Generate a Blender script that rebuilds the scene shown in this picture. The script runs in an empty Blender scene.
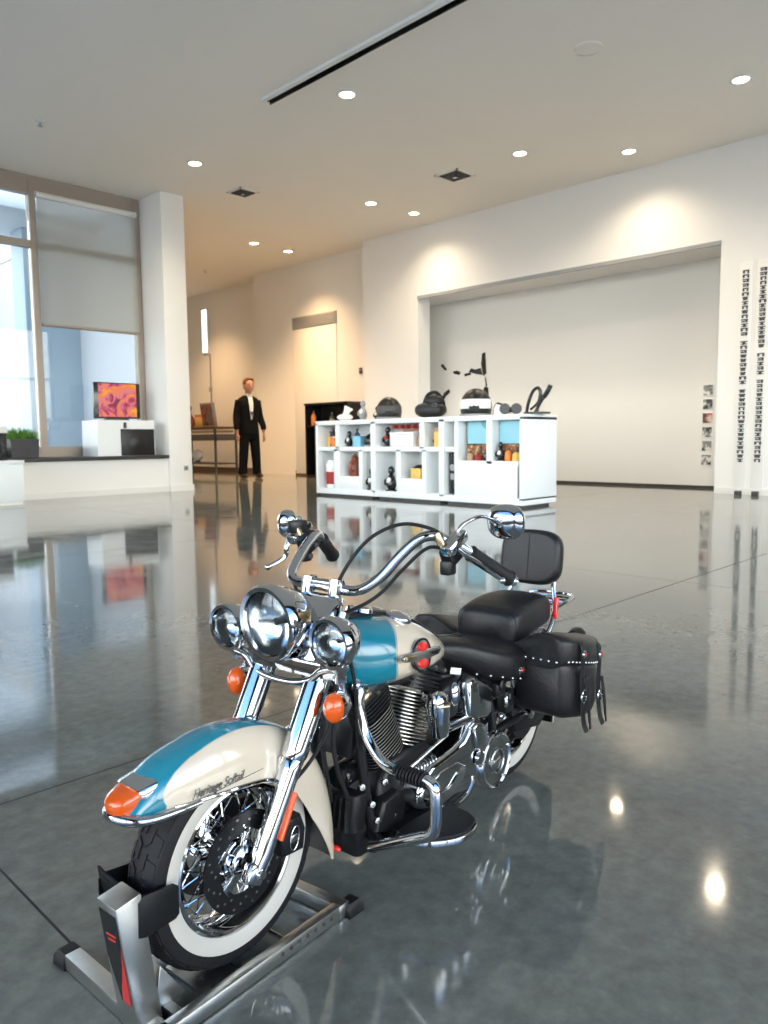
import bpy, bmesh, math, random
from math import sin, cos, pi, radians, sqrt, atan2
from mathutils import Vector, Matrix
random.seed(7)
SC = bpy.context.scene
COL = SC.collection

# ------------------------------------------------------------------ materials
def mat(name, col, rough=.5, metal=0., coat=0., spec=.5, emit=None, estr=0., bump=0., bscale=60., var=0., trans=0., coat_rough=.05):
    m = bpy.data.materials.new(name); m.use_nodes = True
    nt = m.node_tree; b = nt.nodes['Principled BSDF']
    c = tuple(col) + (1,)
    b.inputs['Base Color'].default_value = c
    b.inputs['Roughness'].default_value = rough
    b.inputs['Metallic'].default_value = metal
    b.inputs['Coat Weight'].default_value = coat
    b.inputs['Coat Roughness'].default_value = coat_rough
    b.inputs['Specular IOR Level'].default_value = spec
    b.inputs['Transmission Weight'].default_value = trans
    if emit:
        b.inputs['Emission Color'].default_value = tuple(emit) + (1,)
        b.inputs['Emission Strength'].default_value = estr
    if bump or var:
        tc = nt.nodes.new('ShaderNodeTexCoord')
        nz = nt.nodes.new('ShaderNodeTexNoise'); nz.inputs['Scale'].default_value = bscale; nz.inputs['Detail'].default_value = 4
        nt.links.new(tc.outputs['Object'], nz.inputs['Vector'])
        if bump:
            bp = nt.nodes.new('ShaderNodeBump'); bp.inputs['Strength'].default_value = bump; bp.inputs['Distance'].default_value = .002
            nt.links.new(nz.outputs['Fac'], bp.inputs['Height']); nt.links.new(bp.outputs['Normal'], b.inputs['Normal'])
        if var:
            mx = nt.nodes.new('ShaderNodeMix'); mx.data_type = 'RGBA'
            mx.inputs['A'].default_value = tuple(x * (1 - var) for x in col) + (1,)
            mx.inputs['B'].default_value = tuple(min(1, x * (1 + var)) for x in col) + (1,)
            nt.links.new(nz.outputs['Fac'], mx.inputs['Factor']); nt.links.new(mx.outputs['Result'], b.inputs['Base Color'])
    return m

M = {}
M['chrome'] = mat('chrome', (.62, .63, .65), .045, 1.)
M['lamp_mirror'] = mat('lamp_reflector_silver', (.86, .87, .88), .16, 1.)
M['steel'] = mat('brushed_steel', (.55, .55, .54), .25, 1., var=.1, bscale=90)
M['fin_edge'] = mat('polished_fin_edge', (.72, .68, .62), .38, 1.)
M['alu'] = mat('aluminium', (.62, .61, .58), .34, 1., var=.12, bscale=40)
M['teal'] = mat('teal_paint', (.005, .19, .27), .22, 0., 1., bscale=20, var=.06)
M['cream'] = mat('cream_paint', (.68, .575, .44), .25, 0., 1.)
M['grey_line'] = mat('pinstripe', (.25, .30, .30), .3, 0., 1.)
M['black'] = mat('black_gloss', (.008, .008, .009), .2, 0., .4)
M['satin'] = mat('black_satin', (.009, .009, .010), .36, 0., spec=.4, var=.3)
M['rubber'] = mat('rubber', (.011, .011, .012), .62, spec=.3, bump=.3, bscale=120)
M['white_rubber'] = mat('white_rubber', (.60, .56, .49), .5, var=.04, bscale=20)
M['leather'] = mat('black_leather', (.009, .009, .010), .40, bump=.35, bscale=160, spec=.4)
M['amber'] = mat('amber_lens', (.62, .085, .006), .15, 0., .6, bump=.2, bscale=200)
M['red_lens'] = mat('red_lens', (.75, .02, .015), .12, 0., 1.)
M['red_lens'].node_tree.nodes['Principled BSDF'].inputs['Coat Weight'].default_value = 1
M['orange'] = mat('orange_reflector', (.85, .11, .02), .25, 0., .6)
M['disc'] = mat('disc_black', (.03, .03, .032), .35, .7, var=.3, bscale=150)
M['gold'] = mat('brass_hub', (.55, .42, .24), .25, 1.)
M['red_paint'] = mat('red_paint', (.6, .03, .03), .3, 0., .5)
M['white_plastic'] = mat('white_plastic', (.80, .80, .78), .4)
M['white_lam'] = mat('white_laminate', (.80, .83, .84), .32, var=.01, bscale=3)
M['wall'] = mat('white_wall_paint', (.84, .82, .785), .7, bump=.05, bscale=80, var=.015)
M['ceil'] = mat('ceiling_paint', (.93, .865, .775), .85, bump=.08, bscale=90, var=.02)
M['trimwall'] = mat('white_trim', (.78, .76, .72), .5)
M['dark_trim'] = mat('dark_trim', (.035, .03, .028), .5)
M['brown_base'] = mat('brown_baseboard', (.11, .06, .035), .5)
M['window_frame'] = mat('window_frame_metal', (.36, .30, .25), .45, .3)
M['ledge'] = mat('dark_stone_ledge', (.035, .036, .038), .3, var=.3, bscale=30)
M['dk_grey'] = mat('dark_grey', (.06, .06, .062), .5)
M['grey'] = mat('mid_grey', (.32, .33, .34), .55)
M['wood'] = mat('dark_wood', (.10, .055, .03), .45, var=.35, bscale=25)
M['grass'] = mat('grass_blades', (.10, .26, .025), .6, var=.4, bscale=30)
M['suit'] = mat('black_suit_cloth', (.007, .007, .008), .9, spec=.1)
M['shirt'] = mat('white_shirt_cloth', (.75, .75, .76), .7)
M['skin'] = mat('skin', (.50, .24, .16), .5, var=.06, bscale=40)
M['hair'] = mat('brown_hair', (.11, .04, .018), .6, bump=.5, bscale=180)
M['eye'] = mat('eye_dark', (.03, .02, .018), .3)
M['lip'] = mat('lips', (.38, .12, .10), .5)
M['shoe'] = mat('brown_shoe_leather', (.035, .014, .009), .3)
M['lens_emit'] = mat('lamp_lens', (1, .95, .85), .4, emit=(1., .80, .52), estr=16.)
M['slit'] = mat('daylit_pane', (.8, .9, 1), .3, emit=(.75, .88, 1.), estr=1.6)
def colmat(name, col, rough=.45, **k):
    if name not in M: M[name] = mat(name, col, rough, **k)
    return M[name]
colmat('yellow_card', (.78, .50, .12)); colmat('blue_card', (.22, .52, .70)); colmat('pale_blue', (.45, .68, .80)); colmat('red_cloth', (.35, .03, .03), .8)
colmat('orange_plastic', (.75, .22, .04)); colmat('brown_glaze', (.22, .06, .03), .3); colmat('tan', (.45, .28, .16)); colmat('navy', (.03, .05, .10)); colmat('green_dark', (.04, .09, .06))
colmat('ext_panel', (.74, .78, .78), .6); colmat('ext_panel_blue', (.60, .70, .76), .6); colmat('ext_ground', (.74, .67, .57), .9); colmat('ext_white', (.80, .82, .82), .7)

def glass_mat(name, tint, gl=.06, rough=.02):
    m = bpy.data.materials.new(name); m.use_nodes = True; nt = m.node_tree; nt.nodes.clear()
    o = nt.nodes.new('ShaderNodeOutputMaterial'); t = nt.nodes.new('ShaderNodeBsdfTransparent'); g = nt.nodes.new('ShaderNodeBsdfGlossy')
    t.inputs['Color'].default_value = tuple(tint) + (1,); g.inputs['Roughness'].default_value = rough
    f = nt.nodes.new('ShaderNodeFresnel'); f.inputs['IOR'].default_value = 1.45
    mx = nt.nodes.new('ShaderNodeMixShader')
    nt.links.new(f.outputs['Fac'], mx.inputs['Fac']); nt.links.new(t.outputs[0], mx.inputs[1]); nt.links.new(g.outputs[0], mx.inputs[2]); nt.links.new(mx.outputs[0], o.inputs[0])
    return m
M['pane'] = glass_mat('tinted_window_glass', (.78, .83, .85))
M['pane_clear'] = glass_mat('window_glass', (.93, .96, .97))
M['lens'] = glass_mat('clear_lens', (.93, .96, .97))
M['shade'] = None
def shade_mat():
    m = bpy.data.materials.new('roller_shade_mesh'); m.use_nodes = True; nt = m.node_tree; nt.nodes.clear()
    o = nt.nodes.new('ShaderNodeOutputMaterial'); t = nt.nodes.new('ShaderNodeBsdfTransparent'); d = nt.nodes.new('ShaderNodeBsdfDiffuse'); tr = nt.nodes.new('ShaderNodeBsdfTranslucent')
    d.inputs['Color'].default_value = (.62, .60, .55, 1); tr.inputs['Color'].default_value = (.62, .60, .55, 1); t.inputs['Color'].default_value = (.9, .9, .88, 1)
    a = nt.nodes.new('ShaderNodeMixShader'); a.inputs['Fac'].default_value = .4
    b = nt.nodes.new('ShaderNodeMixShader'); b.inputs['Fac'].default_value = .40
    nt.links.new(d.outputs[0], a.inputs[1]); nt.links.new(tr.outputs[0], a.inputs[2]); nt.links.new(a.outputs[0], b.inputs[1]); nt.links.new(t.outputs[0], b.inputs[2]); nt.links.new(b.outputs[0], o.inputs[0])
    return m
M['shade'] = shade_mat()

def floor_mat():
    m = bpy.data.materials.new('polished_concrete'); m.use_nodes = True; nt = m.node_tree; N = nt.nodes.new; L = nt.links.new
    b = nt.nodes['Principled BSDF']; tc = N('ShaderNodeTexCoord')
    n1 = N('ShaderNodeTexNoise'); n1.inputs['Scale'].default_value = .9; n1.inputs['Detail'].default_value = 8; n1.inputs['Roughness'].default_value = .62
    n2 = N('ShaderNodeTexNoise'); n2.inputs['Scale'].default_value = 26; n2.inputs['Detail'].default_value = 6; n2.inputs['Roughness'].default_value = .7
    n3 = N('ShaderNodeTexNoise'); n3.inputs['Scale'].default_value = 5; n3.inputs['Detail'].default_value = 6
    for n in (n1, n2, n3): L(tc.outputs['Object'], n.inputs['Vector'])
    r = N('ShaderNodeValToRGB'); r.color_ramp.elements[0].position = .32; r.color_ramp.elements[1].position = .72
    r.color_ramp.elements[0].color = (.100, .108, .092, 1); r.color_ramp.elements[1].color = (.255, .260, .225, 1)
    ad = N('ShaderNodeMath'); ad.operation = 'MULTIPLY_ADD'; ad.inputs[1].default_value = .55; L(n2.outputs['Fac'], ad.inputs[0])
    s = N('ShaderNodeMath'); s.operation = 'MULTIPLY'; s.inputs[1].default_value = .45; L(n1.outputs['Fac'], s.inputs[0]); L(s.outputs[0], ad.inputs[2]); L(ad.outputs[0], r.inputs['Fac'])
    # saw-cut joints
    sp = N('ShaderNodeSeparateXYZ'); L(tc.outputs['Object'], sp.inputs[0])
    def joint(out, off, w):
        a = N('ShaderNodeMath'); a.operation = 'SUBTRACT'; a.inputs[1].default_value = off; L(out, a.inputs[0])
        md = N('ShaderNodeMath'); md.operation = 'PINGPONG'; md.inputs[1].default_value = 1.66; L(a.outputs[0], md.inputs[0])
        lt = N('ShaderNodeMath'); lt.operation = 'LESS_THAN'; lt.inputs[1].default_value = w; L(md.outputs[0], lt.inputs[0]); return lt
    jx, jy = joint(sp.outputs[0], .43, .0022), joint(sp.outputs[1], 1.6, .0032)
    mxj = N('ShaderNodeMath'); mxj.operation = 'MAXIMUM'; L(jx.outputs[0], mxj.inputs[0]); L(jy.outputs[0], mxj.inputs[1])
    mj = N('ShaderNodeMix'); mj.data_type = 'RGBA'; mj.inputs['B'].default_value = (.012, .013, .013, 1)
    L(mxj.outputs[0], mj.inputs['Factor']); L(r.outputs['Color'], mj.inputs['A']); L(mj.outputs['Result'], b.inputs['Base Color'])
    rr = N('ShaderNodeMapRange'); rr.inputs['From Min'].default_value = .3; rr.inputs['From Max'].default_value = .75; rr.inputs['To Min'].default_value = .035; rr.inputs['To Max'].default_value = .115
    L(n3.outputs['Fac'], rr.inputs['Value'])
    rj = N('ShaderNodeMath'); rj.operation = 'MULTIPLY_ADD'; rj.inputs[1].default_value = .6; L(mxj.outputs[0], rj.inputs[0]); L(rr.outputs[0], rj.inputs[2]); L(rj.outputs[0], b.inputs['Roughness'])
    bp = N('ShaderNodeBump'); bp.inputs['Strength'].default_value = .045; bp.inputs['Distance'].default_value = .002; L(n3.outputs['Fac'], bp.inputs['Height']); L(bp.outputs['Normal'], b.inputs['Normal'])
    js = N('ShaderNodeMath'); js.operation = 'MULTIPLY_ADD'; js.inputs[1].default_value = -.5; js.inputs[2].default_value = .85; L(mxj.outputs[0], js.inputs[0]); L(js.outputs[0], b.inputs['Specular IOR Level'])
    b.inputs['IOR'].default_value = 1.6
    return m
M['floor'] = floor_mat()

def tank_mat():
    """teal tank with a cream teardrop panel on each side and a thin pinstripe round it"""
    m = bpy.data.materials.new('two_tone_tank'); m.use_nodes = True; nt = m.node_tree; N = nt.nodes.new; L = nt.links.new
    b = nt.nodes['Principled BSDF']; tc = N('ShaderNodeTexCoord'); mp = N('ShaderNodeMapping'); L(tc.outputs['Object'], mp.inputs['Vector'])
    S = .46
    cx, cz, a, c = .715, .800, .302, .200
    mp.vector_type = 'TEXTURE'
    mp.inputs['Location'].default_value = (cx * S, 0, cz * S); mp.inputs['Scale'].default_value = (a * S, 1, c * S); mp.inputs['Rotation'].default_value = (0, radians(-6), 0)
    sp = N('ShaderNodeSeparateXYZ'); L(mp.outputs[0], sp.inputs[0])
    def mth(op, x, y=None):
        n = N('ShaderNodeMath'); n.operation = op
        for i, q in enumerate((x, y)):
            if q is None: continue
            if isinstance(q, (int, float)): n.inputs[i].default_value = q
            else: L(q, n.inputs[i])
        return n.outputs[0]
    d = mth('SQRT', mth('ADD', mth('POWER', mth('ABSOLUTE', sp.outputs[0]), 2.), mth('POWER', mth('ABSOLUTE', sp.outputs[2]), 2.)))
    side = mth('GREATER_THAN', mth('ABSOLUTE', sp.outputs[1]), .030 * S)
    inside = mth('MULTIPLY', mth('LESS_THAN', d, 1.0), side); ring = mth('MULTIPLY', mth('LESS_THAN', mth('ABSOLUTE', mth('SUBTRACT', d, .985)), .010), side)
    m1 = N('ShaderNodeMix'); m1.data_type = 'RGBA'; m1.inputs['A'].default_value = (.005, .19, .27, 1); m1.inputs['B'].default_value = (.68, .575, .44, 1); L(inside, m1.inputs['Factor'])
    m2 = N('ShaderNodeMix'); m2.data_type = 'RGBA'; m2.inputs['B'].default_value = (.25, .30, .30, 1); L(ring, m2.inputs['Factor']); L(m1.outputs['Result'], m2.inputs['A']); L(m2.outputs['Result'], b.inputs['Base Color'])
    b.inputs['Roughness'].default_value = .22; b.inputs['Coat Weight'].default_value = 1.; b.inputs['Coat Roughness'].default_value = .05
    return m
M['tank'] = tank_mat()

def screen_mat():
    m = bpy.data.materials.new('screen_picture'); m.use_nodes = True; nt = m.node_tree; N = nt.nodes.new; L = nt.links.new
    b = nt.nodes['Principled BSDF']; tc = N('ShaderNodeTexCoord'); n = N('ShaderNodeTexNoise'); n.inputs['Scale'].default_value = 5.; n.inputs['Detail'].default_value = 3; n.inputs['Distortion'].default_value = 1.2
    L(tc.outputs['Object'], n.inputs['Vector']); r = N('ShaderNodeValToRGB'); e = r.color_ramp
    e.elements[0].position = .3; e.elements[0].color = (.12, .02, .05, 1); e.elements[1].position = .75; e.elements[1].color = (1., .65, .12, 1)
    for p, c in ((.40, (.50, .03, .08, 1)), (.48, (.80, .20, .28, 1)), (.55, (.95, .22, .02, 1)), (.64, (1., .45, .04, 1))):
        x = e.elements.new(p); x.color = c
    L(n.outputs['Fac'], r.inputs['Fac']); L(r.outputs['Color'], b.inputs['Emission Color']); b.inputs['Emission Strength'].default_value = .75
    b.inputs['Base Color'].default_value = (.01, .01, .01, 1); b.inputs['Roughness'].default_value = .2
    return m
M['screen'] = screen_mat()
def photo_mat(name, cols, scale):
    m = bpy.data.materials.new(name); m.use_nodes = True; nt = m.node_tree; N = nt.nodes.new; L = nt.links.new
    b = nt.nodes['Principled BSDF']; tc = N('ShaderNodeTexCoord'); n = N('ShaderNodeTexNoise'); n.inputs['Scale'].default_value = scale; n.inputs['Detail'].default_value = 2
    gm = N('ShaderNodeNewGeometry'); L(gm.outputs['Position'], n.inputs['Vector']); r = N('ShaderNodeValToRGB'); r.color_ramp.interpolation = 'CONSTANT'; e = r.color_ramp
    e.elements[0].position = 0; e.elements[0].color = cols[0] + (1,); e.elements[1].position = .56; e.elements[1].color = cols[-1] + (1,)
    for i, c in enumerate(cols[1:-1]): x = e.elements.new(.42 + .07 * i); x.color = c + (1,)
    L(n.outputs['Fac'], r.inputs['Fac']); L(r.outputs['Color'], b.inputs['Base Color']); b.inputs['Roughness'].default_value = .4
    return m
M['photo_bw'] = photo_mat('photo_black_white', [(.02, .02, .02), (.25, .24, .22), (.7, .68, .64)], 12)
M['photo_red'] = photo_mat('photo_red', [(.05, .03, .03), (.45, .10, .08), (.6, .5, .42)], 12)
M['poster_blue'] = photo_mat('poster_blue', [(.16, .42, .55), (.30, .62, .75), (.50, .75, .84)], 3)
M['poster_products'] = photo_mat('poster_products', [(.02, .02, .02), (.30, .10, .03), (.55, .42, .20)], 14)
M['picture_dark'] = photo_mat('picture_dark', [(.03, .05, .04), (.35, .06, .05), (.08, .14, .10)], 6)

# ------------------------------------------------------------------ mesh builder
def catmull(P, n=6, closed=False):
    P = [Vector(p) for p in P]; out = []
    m = len(P); rng = range(m if closed else m - 1)
    for i in rng:
        p1, p2 = P[i], P[(i + 1) % m]
        p0 = P[i - 1] if (i > 0 or closed) else p1 * 2 - p2
        p3 = P[(i + 2) % m] if (i + 2 < m or closed) else p2 * 2 - p1
        for k in range(n):
            t = k / n
            out.append(.5 * ((2 * p1) + (p2 - p0) * t + (2 * p0 - 5 * p1 + 4 * p2 - p3) * t * t + (3 * p1 - p0 - 3 * p2 + p3) * t ** 3))
    if not closed: out.append(P[-1])
    return out
def basis(d):
    d = Vector(d).normalized(); a = Vector((0, 0, 1)) if abs(d.z) < .9 else Vector((1, 0, 0))
    x = a.cross(d).normalized(); return x, d.cross(x), d

class MB:
    def __init__(s): s.v, s.f, s.m = [], [], []
    def add(s, V, F, mi=0):
        o = len(s.v); s.v += [Vector(p) for p in V]
        for i, f in enumerate(F):
            s.f.append([o + k for k in f]); s.m.append(mi if isinstance(mi, int) else mi[i])
        return s
    def box(s, c, size, rot=None, bev=0., seg=2, mi=0):
        bm = bmesh.new(); bmesh.ops.create_cube(bm, size=1.)
        for v in bm.verts: v.co = Vector((v.co.x * size[0], v.co.y * size[1], v.co.z * size[2]))
        if bev: bmesh.ops.bevel(bm, geom=bm.edges[:], offset=min(bev, min(size) * .49), segments=seg, profile=.5, affect='EDGES')
        bm.verts.index_update(); c = Vector(c); R = rot if rot is not None else Matrix.Identity(3)
        s.add([c + R @ v.co for v in bm.verts], [[v.index for v in f.verts] for f in bm.faces], mi); bm.free(); return s
    def bar(s, a, b, w, h, bev=0., mi=0, up=(0, 0, 1)):
        """box from a to b, w across, h along up"""
        a, b = Vector(a), Vector(b); x = (b - a); L = x.length; x.normalize(); z = Vector(up); y = z.cross(x).normalized(); z = x.cross(y)
        R = Matrix((x, y, z)).transposed(); return s.box((a + b) / 2, (L, w, h), R, bev, mi=mi)
    def tube(s, P, r, seg=12, cap=True, mi=0, closed=False, flat=1.):
        P = [Vector(p) for p in P]; n = len(P); R = r if isinstance(r, (list, tuple)) else [r] * n
        T = []
        for i in range(n):
            a = P[i - 1] if (i > 0 or closed) else P[i]; b = P[(i + 1) % n] if (i < n - 1 or closed) else P[i]
            T.append((b - a).normalized())
        x, y, _ = basis(T[0]); V = []; F = []
        for i in range(n):
            x = (x - T[i] * x.dot(T[i])).normalized(); y = T[i].cross(x)
            for k in range(seg):
                a = 2 * pi * k / seg; V.append(P[i] + (x * cos(a) + y * sin(a) * flat) * R[i])
        for i in range(n - 1 if not closed else n):
            j = (i + 1) % n
            for k in range(seg):
                l = (k + 1) % seg; F.append([i * seg + k, i * seg + l, j * seg + l, j * seg + k])
        if cap and not closed: F.append(list(range(seg))[::-1]); F.append([(n - 1) * seg + k for k in range(seg)])
        return s.add(V, F, mi)
    def lathe(s, prof, c, axis, seg=36, closed=False, mi=0, mis=None):
        """prof: (radius, distance along axis)"""
        x, y, d = basis(axis); c = Vector(c); n = len(prof); V = []; F = []; MI = []
        for r, z in prof:
            for k in range(seg):
                a = 2 * pi * k / seg; V.append(c + d * z + (x * cos(a) + y * sin(a)) * max(r, 1e-5))
        for i in range(n if closed else n - 1):
            j = (i + 1) % n
            for k in range(seg):
                l = (k + 1) % seg; F.append([i * seg + k, i * seg + l, j * seg + l, j * seg + k]); MI.append(mis[i] if mis else mi)
        return s.add(V, F, MI)
    def loft(s, S, cap=True, mi=0, closed=True):
        n = len(S[0]); V = [p for q in S for p in q]; F = []
        for i in range(len(S) - 1):
            for k in range(n if closed else n - 1):
                l = (k + 1) % n; F.append([i * n + k, i * n + l, (i + 1) * n + l, (i + 1) * n + k])
        if cap: F.append(list(range(n))[::-1]); F.append([(len(S) - 1) * n + k for k in range(n)])
        return s.add(V, F, mi)
    def prism(s, poly, d0, d1, fn, bev=0., seg=3, mi=0):
        """poly: 2D outline, extruded between d0 and d1; fn(a,b,d) -> point"""
        bm = bmesh.new(); lo = [bm.verts.new(fn(a, b, d0)) for a, b in poly]; hi = [bm.verts.new(fn(a, b, d1)) for a, b in poly]; n = len(poly)
        bm.faces.new(lo[::-1]); top = bm.faces.new(hi)
        for i in range(n): bm.faces.new([lo[i], lo[(i + 1) % n], hi[(i + 1) % n], hi[i]])
        bmesh.ops.recalc_face_normals(bm, faces=bm.faces[:])
        if bev: bmesh.ops.bevel(bm, geom=list(top.edges), offset=bev, segments=seg, profile=.5, affect='EDGES')
        bm.verts.index_update(); s.add([v.co.copy() for v in bm.verts], [[v.index for v in f.verts] for f in bm.faces], mi); bm.free(); return s
    def ell(s, c, r, rot=None, seg=20, rings=12, mi=0, e=1.):
        R = rot if rot is not None else Matrix.Identity(3); c = Vector(c); V = []; F = []
        sg = lambda x: (abs(x) ** e) * (1 if x >= 0 else -1)
        for i in range(rings + 1):
            t = pi * i / rings
            for k in range(seg):
                a = 2 * pi * k / seg
                V.append(c + R @ Vector((r[0] * sg(sin(t)) * sg(cos(a)), r[1] * sg(sin(t)) * sg(sin(a)), r[2] * sg(cos(t)))))
        for i in range(rings):
            for k in range(seg):
                l = (k + 1) % seg; F.append([i * seg + k, (i + 1) * seg + k, (i + 1) * seg + l, i * seg + l])
        return s.add(V, F, mi)
    def xf(s, M4):
        s.v = [M4 @ p for p in s.v]; return s
    def mesh(s, name, mats, scale=1., angle=38):
        me = bpy.data.meshes.new(name); me.from_pydata([tuple(p * scale) for p in s.v], [], s.f)
        mats = mats if isinstance(mats, (list, tuple)) else [mats]
        for m in mats: me.materials.append(m)
        me.polygons.foreach_set('material_index', s.m); me.polygons.foreach_set('use_smooth', [True] * len(s.f))
        bm = bmesh.new(); bm.from_mesh(me); bmesh.ops.remove_doubles(bm, verts=bm.verts[:], dist=1e-6); bmesh.ops.recalc_face_normals(bm, faces=bm.faces[:]); bm.to_mesh(me); bm.free()
        me.set_sharp_from_angle(angle=radians(angle)); me.update(); return me
    def build(s, name, mats, parent=None, scale=1., angle=38):
        o = bpy.data.objects.new(name, s.mesh(name, mats, scale, angle)); COL.objects.link(o)
        if parent is not None: o.parent = parent
        return o

def sup(n, a, b, e=2.5, off=0.):
    """superellipse outline"""
    out = []
    for k in range(n):
        t = 2 * pi * k / n + off; c, s_ = cos(t), sin(t)
        out.append((a * abs(c) ** (2 / e) * (1 if c >= 0 else -1), b * abs(s_) ** (2 / e) * (1 if s_ >= 0 else -1)))
    return out
def tag(o, label, cat, group=None):
    o['label'] = label; o['category'] = cat
    if group: o['group'] = group
    return o
def thing(name, loc, rz, label, cat, group=None):
    o = bpy.data.objects.new(name, None); COL.objects.link(o); o.location = loc; o.rotation_euler = (0, 0, rz); o.empty_display_size = .1
    return tag(o, label, cat, group)
def copy_tree(o, parent=None):
    c = o.copy(); COL.objects.link(c); c.parent = parent
    for ch in list(o.children): copy_tree(ch, c)
    return c
def structure(name, mb, mats, parent=None):
    o = mb.build(name, mats, parent)
    if parent is None: o['kind'] = 'structure'
    return o
def text_mesh(body, size, depth, shear=0.):
    cu = bpy.data.curves.new('lettering', 'FONT'); cu.body = body; cu.size = size; cu.extrude = depth; cu.shear = shear; cu.align_x = 'CENTER'; cu.align_y = 'CENTER'
    t = bpy.data.objects.new('lettering', cu); COL.objects.link(t); bpy.context.view_layer.update()
    dg = bpy.context.evaluated_depsgraph_get(); me = bpy.data.meshes.new_from_object(t.evaluated_get(dg)); bpy.data.objects.remove(t)
    return [v.co.copy() for v in me.vertices], [list(p.vertices) for p in me.polygons]

# ================================================================== ROOM
H_CAM = .726
CZ = 4.22
fl = MB().box((8.1, 4.25, -.05), (19.8, 13.5, .1)).box((11.9, 14.4, -.05), (12.2, 6.8, .1)); structure('floor', fl, M['floor'])
cl = MB().box((8.1, 4.2, CZ + .06), (19.8, 13.6, .12)).box((11.9, 14.4, CZ + .06), (12.2, 6.8, .12)); structure('ceiling', cl, M['ceil'])
# right wall: pier, header and far pier around the deep sliding-door recess
XF, XR = 9.82, 10.71
w = MB(); w.box((XF + .6, .75, CZ / 2), (1.2, 6.1, CZ)); w.box((XF + .6, (3.8 + 8.78) / 2, (3.1 + CZ) / 2), (1.2, 4.98, CZ - 3.1)); w.box((XF + .15, (8.78 + 10.1) / 2, CZ / 2), (.3, 1.32, CZ)).box((XF + .75, (8.78 + 10.1) / 2, (3.1 + CZ) / 2), (.9, 1.32, CZ - 3.1))
structure('wall_right', w, M['wall'])
w = MB().box((XR + .15, 6.89, 1.55), (.3, 6.18, 3.1)); structure('wall_recess', w, M['wall'])
w = MB().box((XR - .010, 6.89, .018), (.020, 6.18, .036)); structure('baseboard_recess', w, M['dark_trim'])
w = MB().box((XF - .004, 6.29, 3.075), (.03, 4.98, .05)).box((XF + .09, 6.29, 3.09), (.03, 4.96, .025)); structure('trim_recess_head', w, M['grey'])
w = MB().box((XF - .012, .75, .04), (.024, 6.06, .08)); structure('baseboard_right', w, M['trimwall'])
# far wall beyond the pier and the warm passage wall
XM, XW = 10.1, 10.42
w = MB().box((XM + .3, (10.1 + 13.74) / 2, CZ / 2), (.6, 3.64, CZ)); structure('wall_far', w, M['wall'])
w = MB().box((XW + .2, 15.6, CZ / 2), (.4, 3.8, CZ)); structure('wall_passage', w, M['wall'])
w = MB().box((7.5, 17.6, CZ / 2), (7., .3, CZ)); structure('wall_passage_end', w, M['wall'])
w = MB().box((6.0, 14.2, CZ / 2), (.3, 6.6, CZ)); structure('wall_passage_added', w, M['wall'])  # unseen wall, added to shut sky light out of the passage
w = MB().box((XM - .01, 12.05, .05), (.02, .75, .1)); structure('baseboard_far', w, M['brown_base'])
w = MB().box((XW - .01, 15.6, .05), (.02, 3.7, .1)); structure('baseboard_passage', w, M['brown_base'])
# flush door in the far wall
d = MB().box((XM - .012, 11.76, 1.5), (.024, 1.28, 2.92), bev=.004); dr = structure('door_1', d, M['wall'])
hd = MB(); hd.tube([(XM - .03, 11.22, 1.0), (XM - .09, 11.22, 1.0), (XM - .09, 11.34, 1.0)], .012, 8); hd.build('door_handle', M['steel'], dr)
# column at the end of the window wall
w = MB().box((5.975, 10.5, CZ / 2), (.37, 1.0, CZ), bev=.01); structure('wall_column', w, M['wall'])
w = MB().box((5.975, 9.992, .045), (.39, .02, .09)); structure('baseboard_column', w, M['trimwall'])
# low wall and dark ledge under the window
w = MB().box((2.05, 10.42, .24), (7.48, .72, .48)); structure('wall_window', w, M['wall'])
w = MB().box((2.05, 10.40, .505), (7.48, .80, .05), bev=.006); structure('window_ledge', w, M['ledge'])
w = MB().box((2.05, 10.05, .04), (7.48, .02, .08)); structure('baseboard_window', w, M['trimwall'])
# window wall: wood-toned metal frame, two rows of panes
YG = 10.66
wr = bpy.data.objects.new('window_1', None); COL.objects.link(wr); wr['kind'] = 'structure'
f = MB(); f.box((2.05, YG, .60), (7.48, .10, .14)); f.box((2.05, YG, 4.10), (7.48, .10, .24)); f.box((2.05, YG, 3.34), (7.48, .10, .09))
for x in (5.735, 4.26, 2.75, 1.25, -.25, -1.65): f.box((x, YG, 2.35), (.085, .12, 3.6))
f.build('window_frame', M['window_frame'], wr)
for i, x in enumerate((5.0, 3.505, 2.0, .5, -.95)):
    g = MB().box((x, YG, 1.98), (1.42, .012, 2.64)).box((x, YG, 3.68), (1.42, .012, .62)); g.build('pane', M['pane'], wr)
# second glazed wall behind the motorcycle's front (the side the showroom's daylight comes from)
we = bpy.data.objects.new('window_2', None); COL.objects.link(we); we['kind'] = 'structure'
WX, WY = -1.7, -2.3  # unseen glazing pulled in close so more sky lights the room
f = MB(); f.box((WX, 4.4, .12), (.12, 13.3, .24)); f.box((WX, 4.4, 4.12), (.12, 13.3, .2)); f.box((WX, 4.4, 2.6), (.10, 13.3, .07))
for k in range(7): f.box((WX, WY + 2.16 * k, 2.1), (.12, .09, 4.2))
f.box((4.05, WY, .12), (11.5, .12, .24)); f.box((4.05, WY, 4.12), (11.5, .12, .2)); f.box((4.05, WY, 2.6), (11.5, .10, .07))  # unseen adjoining side, glazed as well to add daylight
for k in range(6): f.box((WX + 2.3 * k, WY, 2.1), (.09, .12, 4.2))
f.build('window_frame', M['window_frame'], we)
MB().box((WX, 4.4, 2.1), (.012, 13.2, 4.0)).box((4.05, WY, 2.1), (11.4, .012, 4.0)).build('pane', M['pane_clear'], we)

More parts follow.
